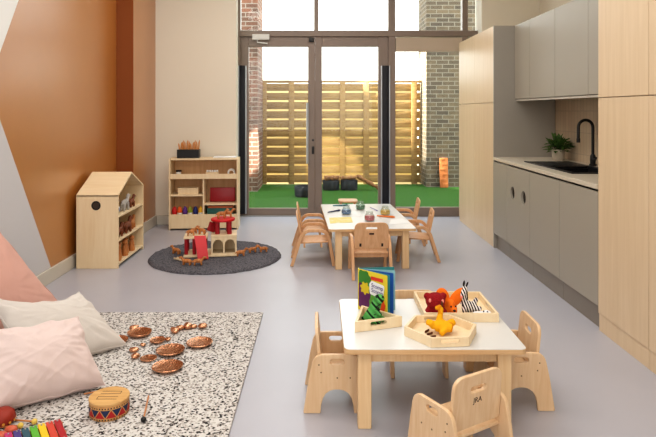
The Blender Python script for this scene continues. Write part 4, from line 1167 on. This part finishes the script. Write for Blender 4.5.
# left deck on dark red columns
part('deck', (-.25, -.10, .148), (-.035, .11, .162), PALE, pz)
for x, y in ((-.228, -.075), (-.228, .085), (-.155, -.08), (-.06, .085)):
    bm = bm_new(); add_lathe(bm, [(0, .0165), (.017, .0165), (.017, .1475), (0, .1475)], 16, (x, y, 0)); obj('column', bm, REDD, pz)
bm = bm_new()
ra, rb_ = Vector((-.10, -.10, .168)), Vector((-.075, -.25, .003))
q = [(-.155, -.098, .166), (-.05, -.098, .166), (-.02, -.215, .004), (-.115, -.215, .004)]
lo = [bm.verts.new((x, y, z-.003)) for x, y, z in q]; hi = [bm.verts.new((x, y, z+.008)) for x, y, z in q]
bm.faces.new(lo[::-1]); bm.faces.new(hi)
for k in range(4): bm.faces.new((lo[k], lo[(k+1) % 4], hi[(k+1) % 4], hi[k]))
obj('ramp', bm, RED, pz)
# red tower: columns, round top
for x, y in ((.055, -.06), (.165, -.075), (.155, .05), (.03, .05)):
    bm = bm_new(); add_lathe(bm, [(0, .1785), (.022, .1785), (.022, .282), (0, .282)], 18, (x, y, 0)); obj('tower_column', bm, REDD, pz)
bm = bm_new(); add_lathe(bm, [(0, .2825), (.108, .2825), (.112, .288), (.112, .298), (.108, .303), (0, .303)], 36, (.105, -.01, 0)); obj('round_top', bm, RED, pz)
bm = bm_new(); vs = add_box(bm, (0, 0, 0), (.07, .012, .08), Euler((0, R(20), R(20))).to_matrix(), .003); bmesh.ops.translate(bm, vec=(.0, .015, .225), verts=vs); obj('tower_door', bm, REDD, pz)
Mp = Matrix.Translation(pz.location) @ Matrix.Rotation(R(8), 4, 'Z') @ Matrix.Diagonal((1.02, 1, 1.12, 1))
def pp_(x, y, z): return Mp @ Vector((x, y, z))
FG = 'orange wooden toy animals'
FOX = wood('fox_wood', (206, 140, 84), (160, 96, 52), (60, 60, 20), .45)
animal('toy_animal', 'wooden toy animal on the round red top of the playset', 'toy animal', pp_(.09, -.03, .303), R(20), .95, FOX, FG)
animal('toy_animal', 'long-bodied wooden toy animal at the right of the round red top', 'toy animal', pp_(.15, .02, .303), R(10), .9, FOX, FG)
animal('toy_animal', 'wooden toy animal at the front left of the playset deck', 'toy animal', pp_(-.19, -.03, .1625), R(15), .85, FOX, FG)
animal('toy_animal', 'wooden toy animal at the right of the playset deck', 'toy animal', pp_(-.09, .02, .1625), R(160), .85, FOX, FG)
animal('toy_animal', 'wooden toy animal at the back of the playset deck', 'toy animal', pp_(-.17, .07, .1625), R(30), .75, FOX, FG)
for lab, px, py, rz, s in (('wooden toy animal on the rug left of the playset', 176.5, 254, 150, 1.), ('wooden toy animal on the rug in front of the playset ramp, left of two', 187, 265, 170, .95), ('wooden toy animal on the rug in front of the playset ramp, right of two', 198, 265, 10, .95),
                           ('wooden toy animal at the right corner of the playset', 240.5, 256, 20, .95), ('wooden toy animal on the right of the rug, left of two', 252.5, 252.5, 30, .9), ('wooden toy animal on the right of the rug, right of two', 263.5, 252, 200, .9)):
    p = P(px, py, RT); animal('toy_animal', lab, 'toy animal', p, R(rz), s, FOX, FG, .8)
p = P(184, 256.5, RT)
p = P(181, 260, .0345); t = thing('toy_ladder', 'small pale wooden ladder lying beside the playset ramp', 'toy', p, R(-38))
part('rail', (-.08, -.022, 0), (.08, -.014, .014), PALE, t); part('rail', (-.08, .014, 0), (.08, .022, .014), PALE, t)
for k in range(5): part('rung', (-.062+.03*k, -.0135, .003), (-.054+.03*k, .0135, .011), PALE, t, .001)

# ------------------------------------------------------------------ light
def area(name, loc, rot, sx, sy, power, col, portal=False):
    l = bpy.data.lights.new(name, 'AREA'); l.shape = 'RECTANGLE'; l.size = sx; l.size_y = sy; l.energy = power; l.color = col
    o = bpy.data.objects.new(name, l); C.objects.link(o); o.location = loc; o.rotation_euler = rot
    if portal: l.cycles.is_portal = True
    return o
WARM = (1.0, .95, .89)
area('ceiling_light', (-.3, .6, CEIL-.02), (0, 0, 0), 3.2, 1.6, 46, WARM)
area('ceiling_light', (-.3, 3.2, CEIL-.02), (0, 0, 0), 3.0, 1.2, 44, WARM)
area('ceiling_light', (-.2, 5.6, CEIL-.02), (0, 0, 0), 2.6, 1.0, 38, WARM)
area('rear_fill_light', (-.3, YB+.05, 1.9), (R(90), 0, 0), 3.8, 2.2, 70, (1, .97, .93))  # added fill from behind the camera; the back wall has no window
area('window_portal', (.4, 7.98, 1.75), (R(-90), 0, 0), 3.0, 3.3, 1, (1, 1, 1), True)
def spot(loc, to, power, deg, blend, col):  # added spots standing in for sun patches on the fence and brickwork
    sl = bpy.data.lights.new('sun_patch_spot', 'SPOT'); sl.energy = power; sl.color = col; sl.spot_size = R(deg); sl.spot_blend = blend; sl.shadow_soft_size = .04
    so = bpy.data.objects.new('sun_patch_spot', sl); C.objects.link(so); so.location = loc
    so.rotation_euler = (Vector(to)-Vector(loc)).to_track_quat('-Z', 'Y').to_euler()
spot((-.9, 8.6, 3.3), (.26, 11.3, .26), 1300, 15, .3, (1, .93, .78))
spot((-.9, 11.0, 3.9), (1.965, 11.15, 1.75), 6000, 30, .35, (1, .96, .86))
spot((.6, 8.5, 3.2), (-1.17, 10.3, .72), 4500, 9, .3, (1, .96, .88))
w = bpy.data.worlds.new('sky'); bpy.context.scene.world = w; w.use_nodes = True
nt = w.node_tree; bg = nt.nodes['Background']
tc = nt.nodes.new('ShaderNodeTexCoord'); sp = nt.nodes.new('ShaderNodeSeparateXYZ'); cr = nt.nodes.new('ShaderNodeValToRGB')
cr.color_ramp.elements[0].position = .0; cr.color_ramp.elements[0].color = (1, .97, .92, 1)
cr.color_ramp.elements[1].position = .6; cr.color_ramp.elements[1].color = (.86, .93, 1, 1)
nt.links.new(tc.outputs['Generated'], sp.inputs[0]); nt.links.new(sp.outputs['Z'], cr.inputs[0]); nt.links.new(cr.outputs[0], bg.inputs['Color'])
bg.inputs['Strength'].default_value = 4.2

sc = bpy.context.scene
sc.view_settings.view_transform = 'Standard'
sc.view_settings.look = 'Medium High Contrast'
sc.view_settings.exposure = -0.1
sc.cycles.use_denoising = True
sc.cycles.max_bounces = 8; sc.cycles.transparent_max_bounces = 12
sc.cycles.sample_clamp_indirect = 6
